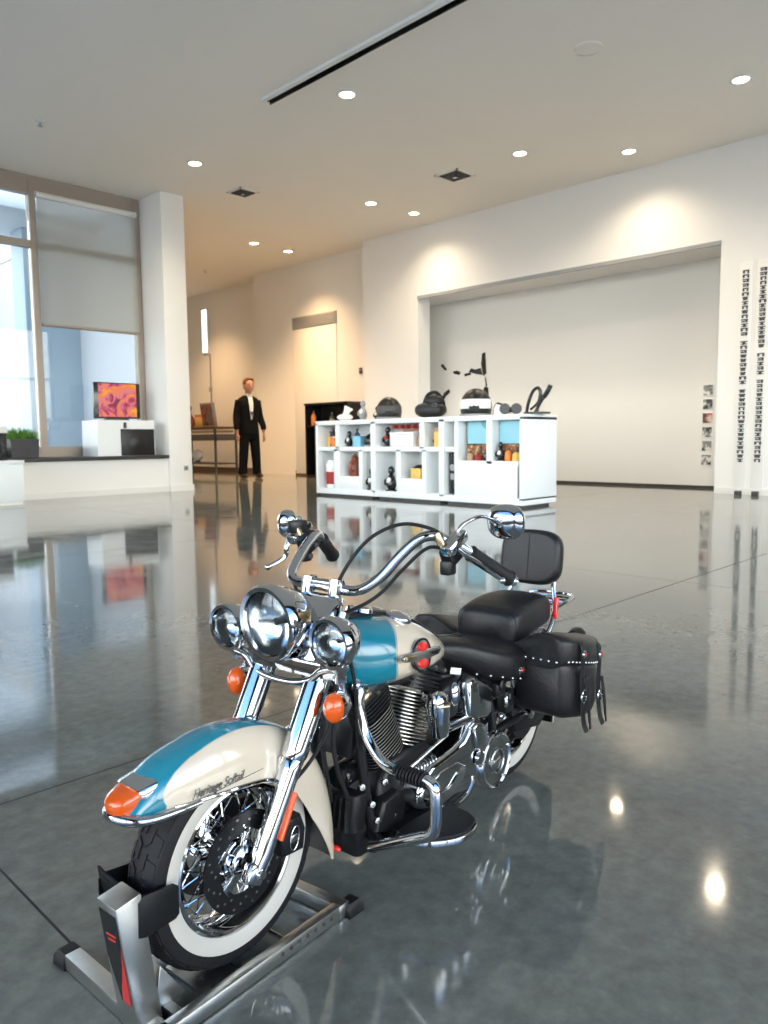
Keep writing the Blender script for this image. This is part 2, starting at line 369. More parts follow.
# narrow daylit window high on the passage wall, with a conduit running down below it
s1 = bpy.data.objects.new('window_3', None); COL.objects.link(s1); s1['kind'] = 'structure'
MB().box((XW - .02, 16.1, 3.33), (.05, .26, 1.08), bev=.01).build('window_frame', M['trimwall'], s1)
MB().box((XW - .05, 16.1, 3.33), (.02, .19, 1.0)).build('pane', M['slit'], s1)
c = MB().tube([(XW - .02, 15.95, 2.78), (XW - .02, 15.95, 1.2)], .018, 8).box((XW - .03, 15.95, 1.95), (.05, .07, .11), bev=.008)
tag(c.build('wall_conduit', M['grey']), 'thin grey conduit running down the warm passage wall below the narrow bright window', 'conduit')

# roller shade across the right-hand bay
sh = thing('roller_shade', (5.0, YG - .09, 2.28), 0, 'translucent beige roller shade pulled half down over the right-hand window bay', 'shade')
MB().box((0, 0, .86), (1.40, .006, 1.66)).build('shade_cloth', M['shade'], sh)
MB().tube([(-.70, 0, .015), (.70, 0, .015)], .022, 10).build('bottom_bar', M['window_frame'], sh)
MB().tube([(-.71, 0, 1.70), (.71, 0, 1.70)], .04, 12).build('roller', M['trimwall'], sh)

# outdoors seen through the glass
w = MB().box((0, 26, -.12), (60, 31, .1)); o = structure('exterior_ground', w, M['ext_ground'])
w = MB().box((-22, 2, -.12), (40, 70, .1)).box((22, -15.2, -.12), (48, 25, .1)); o = structure('exterior_ground', w, M['ext_ground'])
e = thing('neighbouring_building', (6.0, 19., -.07), 0, 'pale panelled building facade standing outside beyond the window glass', 'building')
b = MB()
b.box((-1.2, 1.2, 3.4), (4.2, 2., 6.8)); b.build('facade', M['ext_panel'], e)
MB().box((2.4, 1.8, 3.2), (3., 2.6, 6.4)).build('facade_wing', M['ext_white'], e)
e2 = thing('entrance_canopy', (4.9, 12.6, -.07), 0, 'white flat entrance canopy on a slim post just outside the window', 'canopy')
MB().box((.2, .3, 4.45), (3.2, 2.0, .5), bev=.02).build('canopy_slab', M['ext_white'], e2)
MB().box((.55, .5, 2.1), (.95, .5, 4.2), bev=.02).build('post', M['ext_panel_blue'], e2)

# ------------------------------------------------------------------ ceiling fittings
lights = [(5.61, 5.965, 'large ceiling downlight nearest the dark slot diffuser'), (8.164, 3.017, 'ceiling downlight at far right, nearest the strips of dark plaques'), (5.563, 8.732, 'lone ceiling downlight in front of the white column'),
          (8.246, 5.671, 'ceiling downlight on the inner row, beside the square vent'), (9.16, 4.698, 'ceiling downlight close to the wall above the right end of the recess'), (8.334, 8.374, 'ceiling downlight on the inner row above the left end of the recess'),
          (9.176, 8.275, 'ceiling downlight close to the wall above the left end of the recess'), (8.463, 11.465, 'ceiling downlight in the brown far ceiling, farther from the wall'), (9.268, 11.512, 'ceiling downlight in the brown far ceiling, closer to the wall over the grey grille'), (8.065, 13.282, 'ceiling downlight in the passage, half hidden by the white column'), (9.25, 15.4, 'unseen ceiling downlight added deep in the passage behind the white column to warm it')]  # last downlight is unseen, added to warm the far passage
proto = None
for i, (x, y, lab) in enumerate(lights):
    if proto is None:
        proto = thing('ceiling_light', (x, y, CZ), 0, lab, 'ceiling light', 'recessed ceiling downlights')
        MB().lathe([(.075, .0), (.105, .0), (.108, -.008), (.098, -.014), (.078, -.012), (.074, -.002)], (0, 0, 0), (0, 0, 1), 28).build('trim_ring', M['white_plastic'], proto)
        MB().lathe([(.0, -.006), (.05, -.010), (.077, -.004), (.077, 0.0), (0, 0)], (0, 0, 0), (0, 0, 1), 28).build('lamp_lens', M['lens_emit'], proto)
    else:
        p = copy_tree(proto); p.location = (x, y, CZ); p['label'] = lab
    L = bpy.data.lights.new('downlight', 'SPOT'); L.energy = 100 if y < 10 else 330; L.color = (1., .82, .60) if y < 10 else (1., .62, .31); L.spot_size = radians(140 if y < 10 else 110); L.spot_blend = 1.; L.shadow_soft_size = .07
    lo = bpy.data.objects.new('downlight', L); COL.objects.link(lo); lo.location = (x, y, CZ - .04)
sd = thing('slot_diffuser', (5.085, 4.6, CZ), radians(-91.2), 'long black linear slot diffuser running across the ceiling', 'air diffuser')
MB().box((0, -.062, -.014), (4.1, .05, .028)).build('flange', M['white_plastic'], sd)
MB().box((0, -.006, -.006), (4.1, .062, .012)).box((0, .028, -.018), (4.1, .010, .036)).build('slot', M['black'], sd)
sp = thing('ceiling_speaker', (6.535, 3.767, CZ), 0, 'round flush grey speaker in the ceiling at upper right', 'speaker')
MB().lathe([(.0, -.014), (.11, -.012), (.115, -.006), (.0, -.006)], (0, 0, 0), (0, 0, 1), 32).build('grille', M['ceil'], sp)
MB().lathe([(.115, .0), (.132, 0.), (.13, -.012), (.116, -.014)], (0, 0, 0), (0, 0, 1), 32).build('rim', M['ceil'], sp)
def vent(x, y, s, lab):
    v = thing('ceiling_vent', (x, y, CZ), 0, lab, 'vent', 'square ceiling vents')
    m = MB()
    for a, b, cx, cy in ((s, .03, 0, s / 2), (s, .03, 0, -s / 2), (.03, s, s / 2, 0), (.03, s, -s / 2, 0)): m.box((cx, cy, -.008), (a + .03 if a == s else a, b + .03 if b == s else b, .016))
    m.build('frame', M['ceil'], v)
    m = MB()
    for k in range(3):
        q = s * (.8 - .25 * k); z = -.012 - .012 * k
        for sx, sy in ((1, 0), (-1, 0), (0, 1), (0, -1)): m.box((sx * q / 2, sy * q / 2, z), (.012 if sx else q, .012 if sy else q, .018))
    m.build('louvre', M['dk_grey'], v); MB().box((0, 0, -.03), (s * .2, s * .2, .012), bev=.004).build('centre_plate', M['white_plastic'], v)
    MB().box((0, 0, -.003), (s, s, .006)).build('backing', M['black'], v)
vent(8.286, 6.733, .36, 'dark square ceiling vent between the two rows of downlights')
vent(6.667, 9.26, .30, 'square ceiling vent near the top of the white column')
def sprinkler(x, y, lab):
    s = thing('sprinkler_head', (x, y, CZ), 0, lab, 'sprinkler', 'ceiling sprinklers')
    MB().lathe([(.0, 0), (.055, 0), (.06, -.006), (.03, -.016), (0, -.018)], (0, 0, 0), (0, 0, 1), 20).build('escutcheon', M['white_plastic'], s)
    MB().lathe([(.012, -.016), (.012, -.05), (.0, -.05)], (0, 0, 0), (0, 0, 1), 12).lathe([(.0, -.05), (.03, -.052), (.03, -.056), (0, -.058)], (0, 0, 0), (0, 0, 1), 16).build('nozzle', M['steel'], s)
sprinkler(3.66, 8.784, 'small pale sprinkler head in the ceiling above the window at far left'); sprinkler(9.03, 13.93, 'small sprinkler head in the brown ceiling over the passage')

# grey grille and small sensor on the far wall
g = thing('wall_grille', (XM, 11.77, 3.06), 0, 'long grey air grille high on the far wall above the flush door', 'grille')
MB().box((-.015, 0, 0), (.03, 1.32, .24), bev=.004).build('frame', M['grey'], g)
m = MB()
for k in range(6): m.box((-.033, 0, -.085 + .034 * k), (.012, 1.24, .018), Matrix.Rotation(radians(25), 3, 'Y'))
m.build('slat', M['grey'], g)
s = thing('wall_sensor', (XM, 10.46, 2.0), 0, 'small dark sensor on the far wall beside the pier', 'sensor')
MB().box((-.015, 0, 0), (.03, .075, .11), bev=.01).build('body', M['dk_grey'], s); MB().ell((-.035, 0, .01), (.012, .02, .02)).build('eye', M['grey'], s)
o = thing('wall_socket', (6.05, 10.0, .33), 0, 'small dark socket low on the front of the white column', 'socket')
MB().box((0, -.006, 0), (.07, .012, .07), bev=.004).build('plate', M['grey'], o); MB().box((0, -.013, .0), (.03, .004, .03)).build('outlet', M['dk_grey'], o)

# emblem-like broken black decal on the recess wall
dc = thing('wall_decal', (XR, 8.5, 1.7), 0, 'broken black emblem decal on the recessed white wall above the shelves', 'decal')
for pts in ([(8.99, 2.06), (9.03, 2.02), (8.93, 1.93), (8.88, 1.94)],
            [(8.75, 1.90), (8.73, 1.86), (8.60, 1.83), (8.58, 1.88), (8.66, 1.91)],
            [(8.50, 1.84), (8.48, 1.80), (8.34, 1.82), (8.36, 1.86)],
            [(8.40, 1.87), (8.34, 1.93), (8.26, 1.90), (8.14, 1.92), (8.10, 1.80), (8.22, 1.82)],
            [(8.13, 1.98), (8.11, 2.16), (8.04, 2.18), (8.02, 1.82), (8.08, 1.78)],
            [(8.08, 1.55), (8.05, 1.60), (7.98, 1.58), (7.97, 1.45), (8.1, 1.30), (8.17, 1.26), (8.15, 1.36)],
            [(8.05, 1.76), (8.03, 1.76), (8.0, 1.60), (8.03, 1.60)],
            [(9.02, 1.44), (8.95, 1.54), (8.84, 1.60), (8.82, 1.54), (8.92, 1.47), (8.97, 1.40)],
            [(9.03, 1.40), (9.01, 1.41), (9.0, 1.20), (9.02, 1.20)]):
    MB().prism(pts, 0, .006, lambda a, b, t: Vector((-.004 - t, a - 8.5, b - 1.7))).build('decal_fragment', M['black'], dc)

# six small photos in a column at the right end of the recess
for i in range(6):
    z = 1.345 - .19 * i
    lab = ['topmost', 'second from the top', 'reddish third from the top', 'fourth from the top', 'fifth from the top', 'lowest'][i]
    p = thing('wall_photo', (XR, 4.255, z), 0, 'small square photo, %s, in the column at the recess edge' % lab, 'photo', 'column of small photos')
    MB().box((-.008, 0, 0), (.016, .15, .155), bev=.003).build('backing_board', M['white_plastic'], p)
    MB().box((-.018, 0, 0), (.004, .128, .135)).build('print', M['photo_red'] if i == 2 else M['photo_bw'], p)

# two tall strips of small dark plaques standing against the pier
for i, (y0, lab) in enumerate(((3.49, 'tall white strip of small dark plaques on the pier, the one nearer the recess'), (3.29, 'tall strip of small dark plaques at the right edge of the pier'))):
    st = thing('plaque_strip', (XF, y0, 0), 0, lab, 'wall strip', 'tall strips of dark plaques')
    MB().box((-.008, 0, 1.42), (.014, .14, 2.74), bev=.003).build('backing_strip', M['wall'], st)
    MB().box((-.045, 0, .025), (.08, .07, .05), bev=.006).build('foot', M['dk_grey'], st)
    rnd = random.Random(3 + i)
    for k in range(44):
        z = .42 + k * .0525
        if k in (28 - 3 * i, 17 + 2 * i): continue
        m = MB(); wy = .066 + rnd.random() * .018; t = rnd.randrange(4)
        m.box((-.018, 0, z + .014), (.006, wy, .013)); 
        if t == 0: m.box((-.018, wy * .35, z), (.006, wy * .3, .036)); m.box((-.018, -wy * .35, z - .006), (.006, wy * .3, .03))
        elif t == 1: m.box((-.018, 0, z - .002), (.006, wy * .4, .04)); m.box((-.018, 0, z - .013), (.006, wy * .9, .010))
        elif t == 2: m.box((-.018, -wy * .3, z), (.006, wy * .35, .04)); m.box((-.018, wy * .2, z - .008), (.006, wy * .5, .018))
        else: m.box((-.018, 0, z - .004), (.006, wy * .8, .030))
        m.build('plaque', M['dk_grey'], st)
# ------------------------------------------------------------------ display shelving: three white units side by side
CT = .967
def shelf_unit(name, x0, ya, yb, depth, boards, dividers, panels, lab, backs=True):
    """front at X=x0, from ya (left in the picture) down to yb; everything in the unit's own frame: x into the depth, y from 0 to -(ya-yb)"""
    t = thing(name, (x0, ya, 0), 0, lab, 'display shelf', 'white display shelving units'); W = ya - yb; D = depth
    m = MB(); m.box((D / 2, -W / 2, CT - .0295), (D, W, .055), bev=.003).box((D / 2, -W / 2, .065), (D, W, .07), bev=.002)
    m.box((D / 2, -.02, .51), (D, .04, .86), bev=.002).box((D / 2, -W + .02, .51), (D, .04, .86), bev=.002)
    m.build('carcass', M['white_lam'], t)
    MB().box((.36, -W / 2, .51), (.02, W - .06, .86)).build('back_panel', M['white_lam'], t)
    for y0, y1, z in boards: MB().box((D / 2, (y0 + y1) / 2 - ya, z), (D - .02, abs(y1 - y0), .055), bev=.002).build('shelf_board', M['white_lam'], t)
    for y, z0, z1, wd_ in dividers: MB().box((D / 2, y - ya, (z0 + z1) / 2), (D - .02, wd_, z1 - z0), bev=.002).build('divider', M['white_lam'], t)
    for y0, y1, z0, z1 in panels: MB().box((.02, (y0 + y1) / 2 - ya, (z0 + z1) / 2), (.03, abs(y1 - y0), z1 - z0), bev=.002).build('front_panel', M['white_lam'], t)
    m = MB()
    for y in (-.1, -W + .1):
        for x in (.12, D - .12): m.box((x, y, .03), (.09, .09, .05), bev=.005)
    MB().box((D / 2, -W / 2, .02), (D - .1, W - .12, .04)).build('plinth', M['dk_grey'], t)
    return t
SX = 6.6
shelf_unit('display_shelf', SX, 7.71, 6.65, .62, [(7.67, 6.69, .605), (7.262, 6.912, .235)], [(7.30, .61, .92, .075), (7.32, .1, .60, .11), (6.88, .1, .60, .06)], [(7.27, 6.91, .10, .25)], 'white display shelf unit at the left end of the counter, with a small jar below')
shelf_unit('display_shelf', SX - .005, 6.648, 5.56, .62, [(6.61, 5.60, .605), (6.195, 5.865, .235)], [(5.86, .61, .92, .075), (6.23, .1, .60, .065), (5.83, .1, .60, .06)], [(6.20, 5.86, .10, .25)], 'white middle display shelf unit holding the white and yellow boxes')
shelf_unit('display_shelf', SX - .02, 5.555, 4.47, .64, [(5.50, 5.37, .605), (5.31, 4.53, .455)], [(5.345, .1, .92, .05), (4.90, .45, .92, .075)], [(5.32, 4.54, .10, .455)], 'white display cabinet unit at the right end with two blue picture niches')
# niche posters of the right unit (flat pictures on the niche backs)
for y, lab in ((5.13, 'pale blue product poster in the left niche of the right display unit'), (4.70, 'pale blue product poster in the right niche of the right display unit')):
    p = thing('niche_poster', (SX + .125, y, .695), 0, lab, 'poster', 'blue niche posters')
    MB().box((0, 0, 0), (.012, .32, .41)).build('backing_board', M['black'], p)
    MB().box((-.008, 0, .09), (.004, .31, .24)).build('blue_print', M['poster_blue'], p); MB().box((-.008, 0, -.12), (.004, .31, .16)).build('product_print', M['poster_products'], p)
def faces_cam(x, y): return atan2(-y, -x)

def helmet(loc, rz, lab, shell='satin', visor='black', trim='grey', r=.14, group='helmets on the shelving'):
    t = thing('helmet', loc, rz, lab, 'helmet', group)
    V = []; sec = []
    for i in range(13):
        ph = -.62 + (pi / 2 + .62) * i / 12
        rr = cos(ph) if ph > 0 else 1 - .10 * (ph / .62) ** 2; z = (sin(ph) * 1.05 if ph > 0 else ph * .95)
        sec.append([Vector((r * 1.15 * rr * cos(2 * pi * k / 24) * (1.06 if cos(2 * pi * k / 24) > 0 else 1), r * .95 * rr * sin(2 * pi * k / 24), r * (z + .60))) for k in range(24)])
    MB().loft(sec).build('shell', M[shell], t)
    vs_ = []
    for i in range(5):
        z = r * (.42 + .14 * i); q = r * (1.24 - .02 * abs(i - 2) - (.05 if i == 4 else 0))
        vs_.append([Vector((q * cos(a) * .99, r * 1.0 * sin(a) * (1 if i < 4 else .97), z)) for a in [radians(-68 + 136 * k / 14) for k in range(15)]] + [Vector((q * .9 * cos(a), r * .92 * sin(a), z)) for a in [radians(68 - 136 * k / 14) for k in range(15)]])
    MB().loft(vs_).build('visor', M[visor], t)
    MB().tube([(r * 1.20 * cos(2 * pi * k / 24) * (1.05 if cos(2 * pi * k / 24) > 0 else .97), r * .95 * sin(2 * pi * k / 24), .012) for k in range(24)], .011, 8, closed=True).build('edge_trim', M[trim], t)
    return t
def box_item(name, loc, size, rz, m, lab, cat='box', lidm=None, group=None):
    t = thing(name, loc, rz, lab, cat, group)
    MB().box((0, 0, size[2] * .40), (size[0], size[1], size[2] * .8), bev=.004).build('body', m, t)
    MB().box((0, 0, size[2] * .9), (size[0] * 1.02, size[1] * 1.02, size[2] * .2), bev=.004).build('lid', lidm or m, t); return t
def bottle(loc, h, r, m, lab, capm='black', name='bottle', cat='bottle', labm=None, group=None):
    t = thing(name, loc, 0, lab, cat, group)
    MB().lathe([(0, 0), (r * .95, 0), (r, h * .03), (r, h * .62), (r * .8, h * .72), (r * .38, h * .80), (r * .36, h * .88), (0, h * .88)], (0, 0, 0), (0, 0, 1), 20).build('body', m, t)
    MB().lathe([(0, h * .87), (r * .45, h * .87), (r * .45, h), (0, h)], (0, 0, 0), (0, 0, 1), 16).build('cap', M[capm], t)
    if labm: MB().lathe([(r * 1.01, h * .15), (r * 1.02, h * .16), (r * 1.02, h * .5), (r * 1.01, h * .51)], (0, 0, 0), (0, 0, 1), 20).build('paper_label', labm, t)
    return t
def figure(loc, h, lab, m='black', m2='white_plastic', rz=0, name='figurine', group='small black figurines'):
    """small seated mascot-free statuette: body, round head, base"""
    t = thing(name, loc, rz, lab, 'figurine', group)
    MB().lathe([(0, 0), (h * .24, 0), (h * .24, h * .05), (0, h * .05)], (0, 0, 0), (0, 0, 1), 18).build('base', M[m], t)
    MB().lathe([(h * .13, h * .05), (h * .21, h * .2), (h * .2, h * .4), (h * .11, h * .62), (h * .07, h * .68), (0, h * .7)], (0, 0, 0), (0, 0, 1), 18).build('body', M[m], t)
    MB().ell((0, 0, h * .82), (h * .14, h * .13, h * .18)).build('head', M[m], t); MB().ell((-h * .13, 0, h * .42), (h * .10, h * .12, h * .14)).build('chest', M[m2], t)
    for s_ in (-1, 1): MB().tube(catmull([(0, s_ * h * .14, h * .55), (-h * .1, s_ * h * .25, h * .4), (-h * .18, s_ * h * .16, h * .25)], 4), h * .045, 8).build('arm', M[m], t)
    return t
S1, S2 = .102, .6345           # shelf levels inside the units
X1 = SX + .13
# left unit
bottle((X1, 7.50, S2), .25, .052, M['black'], 'dark bottle with an orange label in the upper left cell', 'dk_grey', labm=M['orange_plastic']); bottle((X1 + .04, 7.60, S2), .20, .045, M['yellow_card'], 'amber bottle at the far left of the upper cell')
bottle((X1 - .06, 7.42, S2), .13, .045, M['orange_plastic'], 'short orange jar in the upper left cell', 'white_plastic', 'jar', 'jar')
figure((X1, 7.20, S2), .20, 'dark statuette standing beside the divider in the upper cell of the left unit'); bottle((X1 + .05, 7.105, S2), .23, .036, M['navy'], 'navy bottle behind the small statuette in the upper shelf')
box_item('carton', (X1 - .03, 6.985, S2), (.12, .12, .13), .1, M['blue_card'], 'small blue carton on the upper shelf of the left unit', 'carton')
helmet((X1 + .05, 6.815, S2), pi, 'black helmet in the upper right cell of the left unit', r=.105)
t = thing('canister', (X1 - .05, 7.48, S1), 0, 'white lidded canister with a dark red band in the lower left cell', 'canister')
MB().lathe([(0, 0), (.075, 0), (.08, .02), (.08, .24), (.06, .27), (0, .27)], (0, 0, 0), (0, 0, 1), 24).build('body', M['white_plastic'], t); MB().lathe([(0, .26), (.085, .26), (.085, .31), (.05, .36), (0, .365)], (0, 0, 0), (0, 0, 1), 24).build('lid', M['white_plastic'], t)
MB().lathe([(.081, .05), (.082, .06), (.082, .2), (.081, .21)], (0, 0, 0), (0, 0, 1), 24).build('band', M['red_cloth'], t)
t = thing('jug', (X1 - .01, 7.095, .2645), 0, 'red-brown glazed jug in the lower middle cell of the left unit', 'jug')
MB().lathe([(0, 0), (.075, 0), (.095, .05), (.10, .13), (.075, .20), (.05, .23), (.055, .26), (.0, .255)], (0, 0, 0), (0, 0, 1), 26).build('body', M['brown_glaze'], t); MB().lathe([(0, .255), (.05, .258), (.03, .285), (.012, .29), (.014, .31), (0, .315)], (0, 0, 0), (0, 0, 1), 18).build('lid', M['brown_glaze'], t)
t.scale = (.9, .9, .9)
MB().tube(catmull([(-.08, -.05, .18), (-.135, -.07, .17), (-.135, -.07, .09), (-.085, -.05, .07)], 5), .012, 8).build('handle', M['brown_glaze'], t)
figure((X1 - .03, 6.77, S1), .27, 'tall black statuette in the narrow lower right cell of the left unit')
# middle unit
def hanging_shirt(loc, lab):
    t = thing('hanging_shirt', loc, 0, lab, 'shirt')
    MB().tube([(0, .26, .0), (0, -.26, .0)], .009, 8).build('rail', M['steel'], t)
    m = MB()
    for k in range(5):
        y = .2 - .1 * k; m.loft([[Vector((dx, y + dy, z)) for dx, dy in ((-.09, -.022), (.09, -.028), (.09, .024), (-.09, .02))] for z in (-.0, -.02, -.040 - .004 * (k % 2))])
    m.build('folded_cloth', M['red_cloth'], t); return t
hanging_shirt((X1 + .03, 6.17, .888), 'dark red folded shirts hanging from a short rail in the middle unit')
box_item('white_box', (X1 - .04, 6.19, S2), (.15, .37, .17), 0, M['white_plastic'], 'white carton at the front of the middle unit upper cell', 'carton')
box_item('brown_box', (X1 + .11, 6.12, S2), (.10, .40, .20), 0, M['tan'], 'brown carton behind the white carton in the middle unit', 'carton')
bottle((X1 - .06, 5.945, S2), .15, .03, M['tan'], 'small tan bottle to the right of the white carton'); figure((X1 - .02, 6.50, S2), .24, 'dark red and black statuette at the left of the middle unit upper cell', 'black', 'red_cloth')
figure((X1 + .03, 5.755, S2), .18, 'black statuette beside the large yellow carton on the upper shelf')
box_item('yellow_box', (SX - .06 + .10, 5.60, S2), (.18, .02, .02), 0, M['yellow_card'], 'x') if False else None
box_item('yellow_box', (X1 - .02, 5.655, S2), (.16, .09, .21), 0, M['yellow_card'], 'large yellow carton at the right end of the middle unit upper shelf', 'carton', M['tan'])
figure((X1 - .05, 6.42, S1), .30, 'black and white statuette alone in the lower left cell of the middle unit', name='figurine')
helmet((X1 + .075, 6.075, .2645), pi + .2, 'dark helmet behind the small yellow carton in the lower middle cell', r=.095)
box_item('yellow_box', (X1 - .09, 5.965, .2645), (.06, .15, .12), 0, M['yellow_card'], 'small yellow carton in the lower cell in front of a dark helmet', 'carton')
# narrow slot of the right unit
t = thing('black_banner', (SX + .06, 5.445, S1), 0, 'black hanging banner with a pale emblem in the narrow slot of the right unit', 'banner')
MB().box((0, 0, .235), (.02, .10, .46), bev=.003).build('cloth', M['black'], t); MB().lathe([(0, 0), (.038, 0), (.038, .006), (0, .006)], (-.010, 0, .30), (-1, 0, 0), 18).box((-.013, 0, .20), (.004, .05, .07)).build('emblem_patch', M['grey'], t)
# items in the niches
bottle((SX + .055, 5.20  , .484), .10, .035, M['tan'], 'small tan pot at the left of the first blue niche'); bottle((SX + .055, 5.09  , .484), .08, .04, M['red_cloth'], 'small dark red pot in the middle of the first blue niche')
bottle((SX + .055, 4.99  , .484), .12, .03, M['black'], 'small black bottle at the right of the first blue niche'); bottle((SX + .055, 4.70, .484), .13, .036, M['orange_plastic'], 'orange pot with a black cap in the second blue niche')
bottle((SX + .055, 4.60, .484), .11, .042, M['yellow_card'], 'yellow pot at the right of the second blue niche'); figure((SX + .06, 4.80, .484), .20, 'black statuette at the left of the second blue niche')
# on top of the counter
XT = SX + .26
t = thing('white_gloves', (XT, 7.42, CT), .4, 'white glove-like bundle on top of the counter near its left end', 'gloves')
MB().ell((0, 0, .045), (.07, .11, .045)).build('palm', M['white_plastic'], t)
for k in range(4): MB().tube(catmull([(-.02 + .02 * k, -.04 + .03 * k, .06), (-.04 + .02 * k, -.08 + .03 * k, .12), (-.03 + .02 * k, -.12 + .04 * k, .15 + .015 * k)], 4), .016, 8).build('finger', M['white_plastic'], t)
figure((XT, 7.08, CT), .25, 'grey and white statuette on the counter top between the gloves and the helmet', 'grey', 'white_plastic'); figure((XT + .1, 6.93, CT), .17, 'low black statuette on the counter top just left of the large helmet')
helmet((XT, 6.62, CT), faces_cam(XT, 6.62) , 'large black helmet with pale visor on the left part of the counter top', visor='dk_grey', r=.165, group='helmets on the counter top')
t = thing('riding_gear_bundle', (XT, 5.92, CT), .3, 'heap of black riding gear with buckles on the counter top above the yellow box', 'riding gear')
MB().ell((0, .02, .09), (.13, .19, .09), e=.8).build('folded_jacket', M['leather'], t); MB().ell((0, -.03, .19), (.09, .11, .07), e=.8).build('rolled_sleeve', M['leather'], t); MB().tube(catmull([(0, .12, .12), (-.02, .05, .26), (0, -.05, .29), (.02, -.12, .2), (0, -.16, .06)], 5), .022, 8).build('strap', M['satin'], t)
for y in (-.08, .05): MB().lathe([(.018, 0), (.026, 0), (.026, .012), (.018, .012)], (-.12, y, .14), (1, 0, .3), 16, closed=True).build('buckle', M['steel'], t)
helmet((XT, 5.28, CT), faces_cam(XT, 5.28) - .1, 'black helmet with a white face shield on the right part of the counter top', visor='white_plastic', r=.185, group='helmets on the counter top')
t = thing('white_tray', (XT + .06, 4.96, CT), .1, 'small white sculpted ornament with black outline on the counter top', 'ornament')
MB().prism([(-.10, 0), (.10, 0), (.095, .045), (.04, .08), (-.02, .115), (-.07, .125), (-.10, .07)], -.03, .03, lambda a, b, d: Vector((d, -a, b)), bev=.01).build('body', M['white_plastic'], t)
MB().tube(catmull([(-.01, .105, .012), (-.01, .105, .07), (-.01, .07, .128), (-.01, .015, .118), (-.01, -.04, .085), (-.01, -.10, .048)], 4), .012, 8).build('outline_strip', M['black'], t)
t = thing('black_goggles', (XT - .04, 4.79, CT), faces_cam(XT, 4.76), 'pair of dark goggles on the counter top near its right end', 'goggles')
for s_ in (-1, 1): MB().lathe([(0, 0), (.05, 0), (.058, .03), (.05, .05), (0, .05)], (0, s_ * .06, .062), (1, 0, .1), 20).build('eyepiece', M['dk_grey'], t)
MB().tube(catmull([(.0, .10, .06), (-.05, .09, .05), (-.09, 0, .04), (-.05, -.09, .05), (0, -.10, .06)], 5), .014, 8).build('strap', M['black'], t); MB().tube([(.02, -.03, .07), (.02, .03, .07)], .012, 8).build('bridge', M['black'], t)
t = thing('handlebar_rack', (XT + .02, 4.60, CT), 0, 'black forked display stand with two raised grips at the right end of the counter top', 'display stand')
MB().box((0, -.10, .012), (.18, .22, .024), bev=.006).build('base', M['black'], t)
MB().tube(catmull([(0, .03, .02), (0, .0, .14), (0, -.05, .24), (0, -.11, .27), (0, -.14, .22), (0, -.12, .12), (0, -.10, .02)], 5), .018, 8).build('loop', M['black'], t)
MB().tube(catmull([(0, -.08, .02), (0, -.14, .12), (0, -.22, .22), (0, -.26, .29)], 5), [.018] * 8 + [.026] * 8, 8).build('grip', M['black'], t)
MB().tube(catmull([(0, -.02, .05), (0, -.1, .11), (0, -.16, .20)], 4), .014, 8).build('brace', M['black'], t)

# ------------------------------------------------------------------ black display cabinet behind the counter
t = thing('black_cabinet', (9.62, 11.55, 0), 0, 'tall black display cabinet against the far wall behind the white shelving', 'cabinet')
MB().box((.21, -.60, .02), (.40, 1.16, .04)).box((.21, -.60, 1.40), (.44, 1.22, .04), bev=.004).box((.21, -.015, .71), (.40, .03, 1.36)).box((.21, -1.185, .71), (.40, .03, 1.36)).box((.40, -.60, .71), (.02, 1.16, 1.36)).build('body', M['satin'], t)
MB().box((.2, -.60, .98), (.36, 1.12, .022)).build('shelf_board', M['satin'], t); MB().box((.015, -.72, .50), (.03, .88, .90), bev=.003).build('door', M['satin'], t)
bottle((9.72, 11.40, .995), .28, .05, M['orange_plastic'], 'orange bottle on the left of the black cabinet shelf'); bottle((9.75, 10.90, .995), .24, .05, M['green_dark'], 'dark green bottle with a tan label on the black cabinet shelf', labm=M['tan'])
# ------------------------------------------------------------------ console table in the passage
t = thing('console_table', (9.75, 15.35, 0), 0, 'dark wooden console table with a lower shelf behind the standing man', 'table')
MB().box((0, 0, 1.01), (.62, 1.95, .05), bev=.006).build('tabletop', M['wood'], t); MB().box((0, 0, .80), (.58, 1.88, .14), bev=.004).build('drawer_box', M['dk_grey'], t)
MB().box((0, 0, .93), (.5, 1.7, .05)).build('pale_drawer', M['tan'], t)
for sx_ in (-.27, .27):
    for sy in (-.92, .92): MB().box((sx_, sy, .49), (.04, .04, .98)).build('leg', M['dk_grey'], t)
MB().box((0, 0, .22), (.5, 1.84, .03)).build('lower_shelf', M['dk_grey'], t)
t = thing('round_globe', (9.85, 15.75, .238), 0, 'white round globe lamp on the lower shelf of the console table', 'lamp')
MB().lathe([(0, 0), (.07, 0), (.05, .03), (0, .03)], (0, 0, 0), (0, 0, 1), 16).build('base', M['dk_grey'], t); MB().ell((0, 0, .16), (.13, .13, .13)).build('globe', M['white_plastic'], t)
t = thing('framed_picture', (9.72, 14.98, 1.042), 0, 'leaning dark framed picture with red and green tones on the console table', 'picture')
R_ = Matrix.Rotation(radians(-8), 3, 'Y')
MB().box(R_ @ Vector((0, 0, .27)), (.03, .56, .54), R_, bev=.005).build('frame', M['grey'], t); MB().box(R_ @ Vector((-.018, 0.03, .27)), (.006, .44, .48), R_).build('picture', M['picture_dark'], t); MB().tube([(.03, 0, .3), (.16, 0, .0)], .01, 6).build('stand', M['dk_grey'], t)
t = thing('decanter', (9.66, 15.74, 1.037), 0, 'dark decanter with an orange and yellow box behind it on the console table', 'decanter')
MB().lathe([(0, 0), (.10, 0), (.13, .08), (.12, .20), (.05, .30), (.045, .40), (0, .40)], (0, 0, 0), (0, 0, 1), 20).build('body', M['brown_glaze'], t); MB().lathe([(0, .40), (.05, .40), (.06, .45), (.035, .5), (0, .51)], (0, 0, 0), (0, 0, 1), 16).build('stopper', M['black'], t)
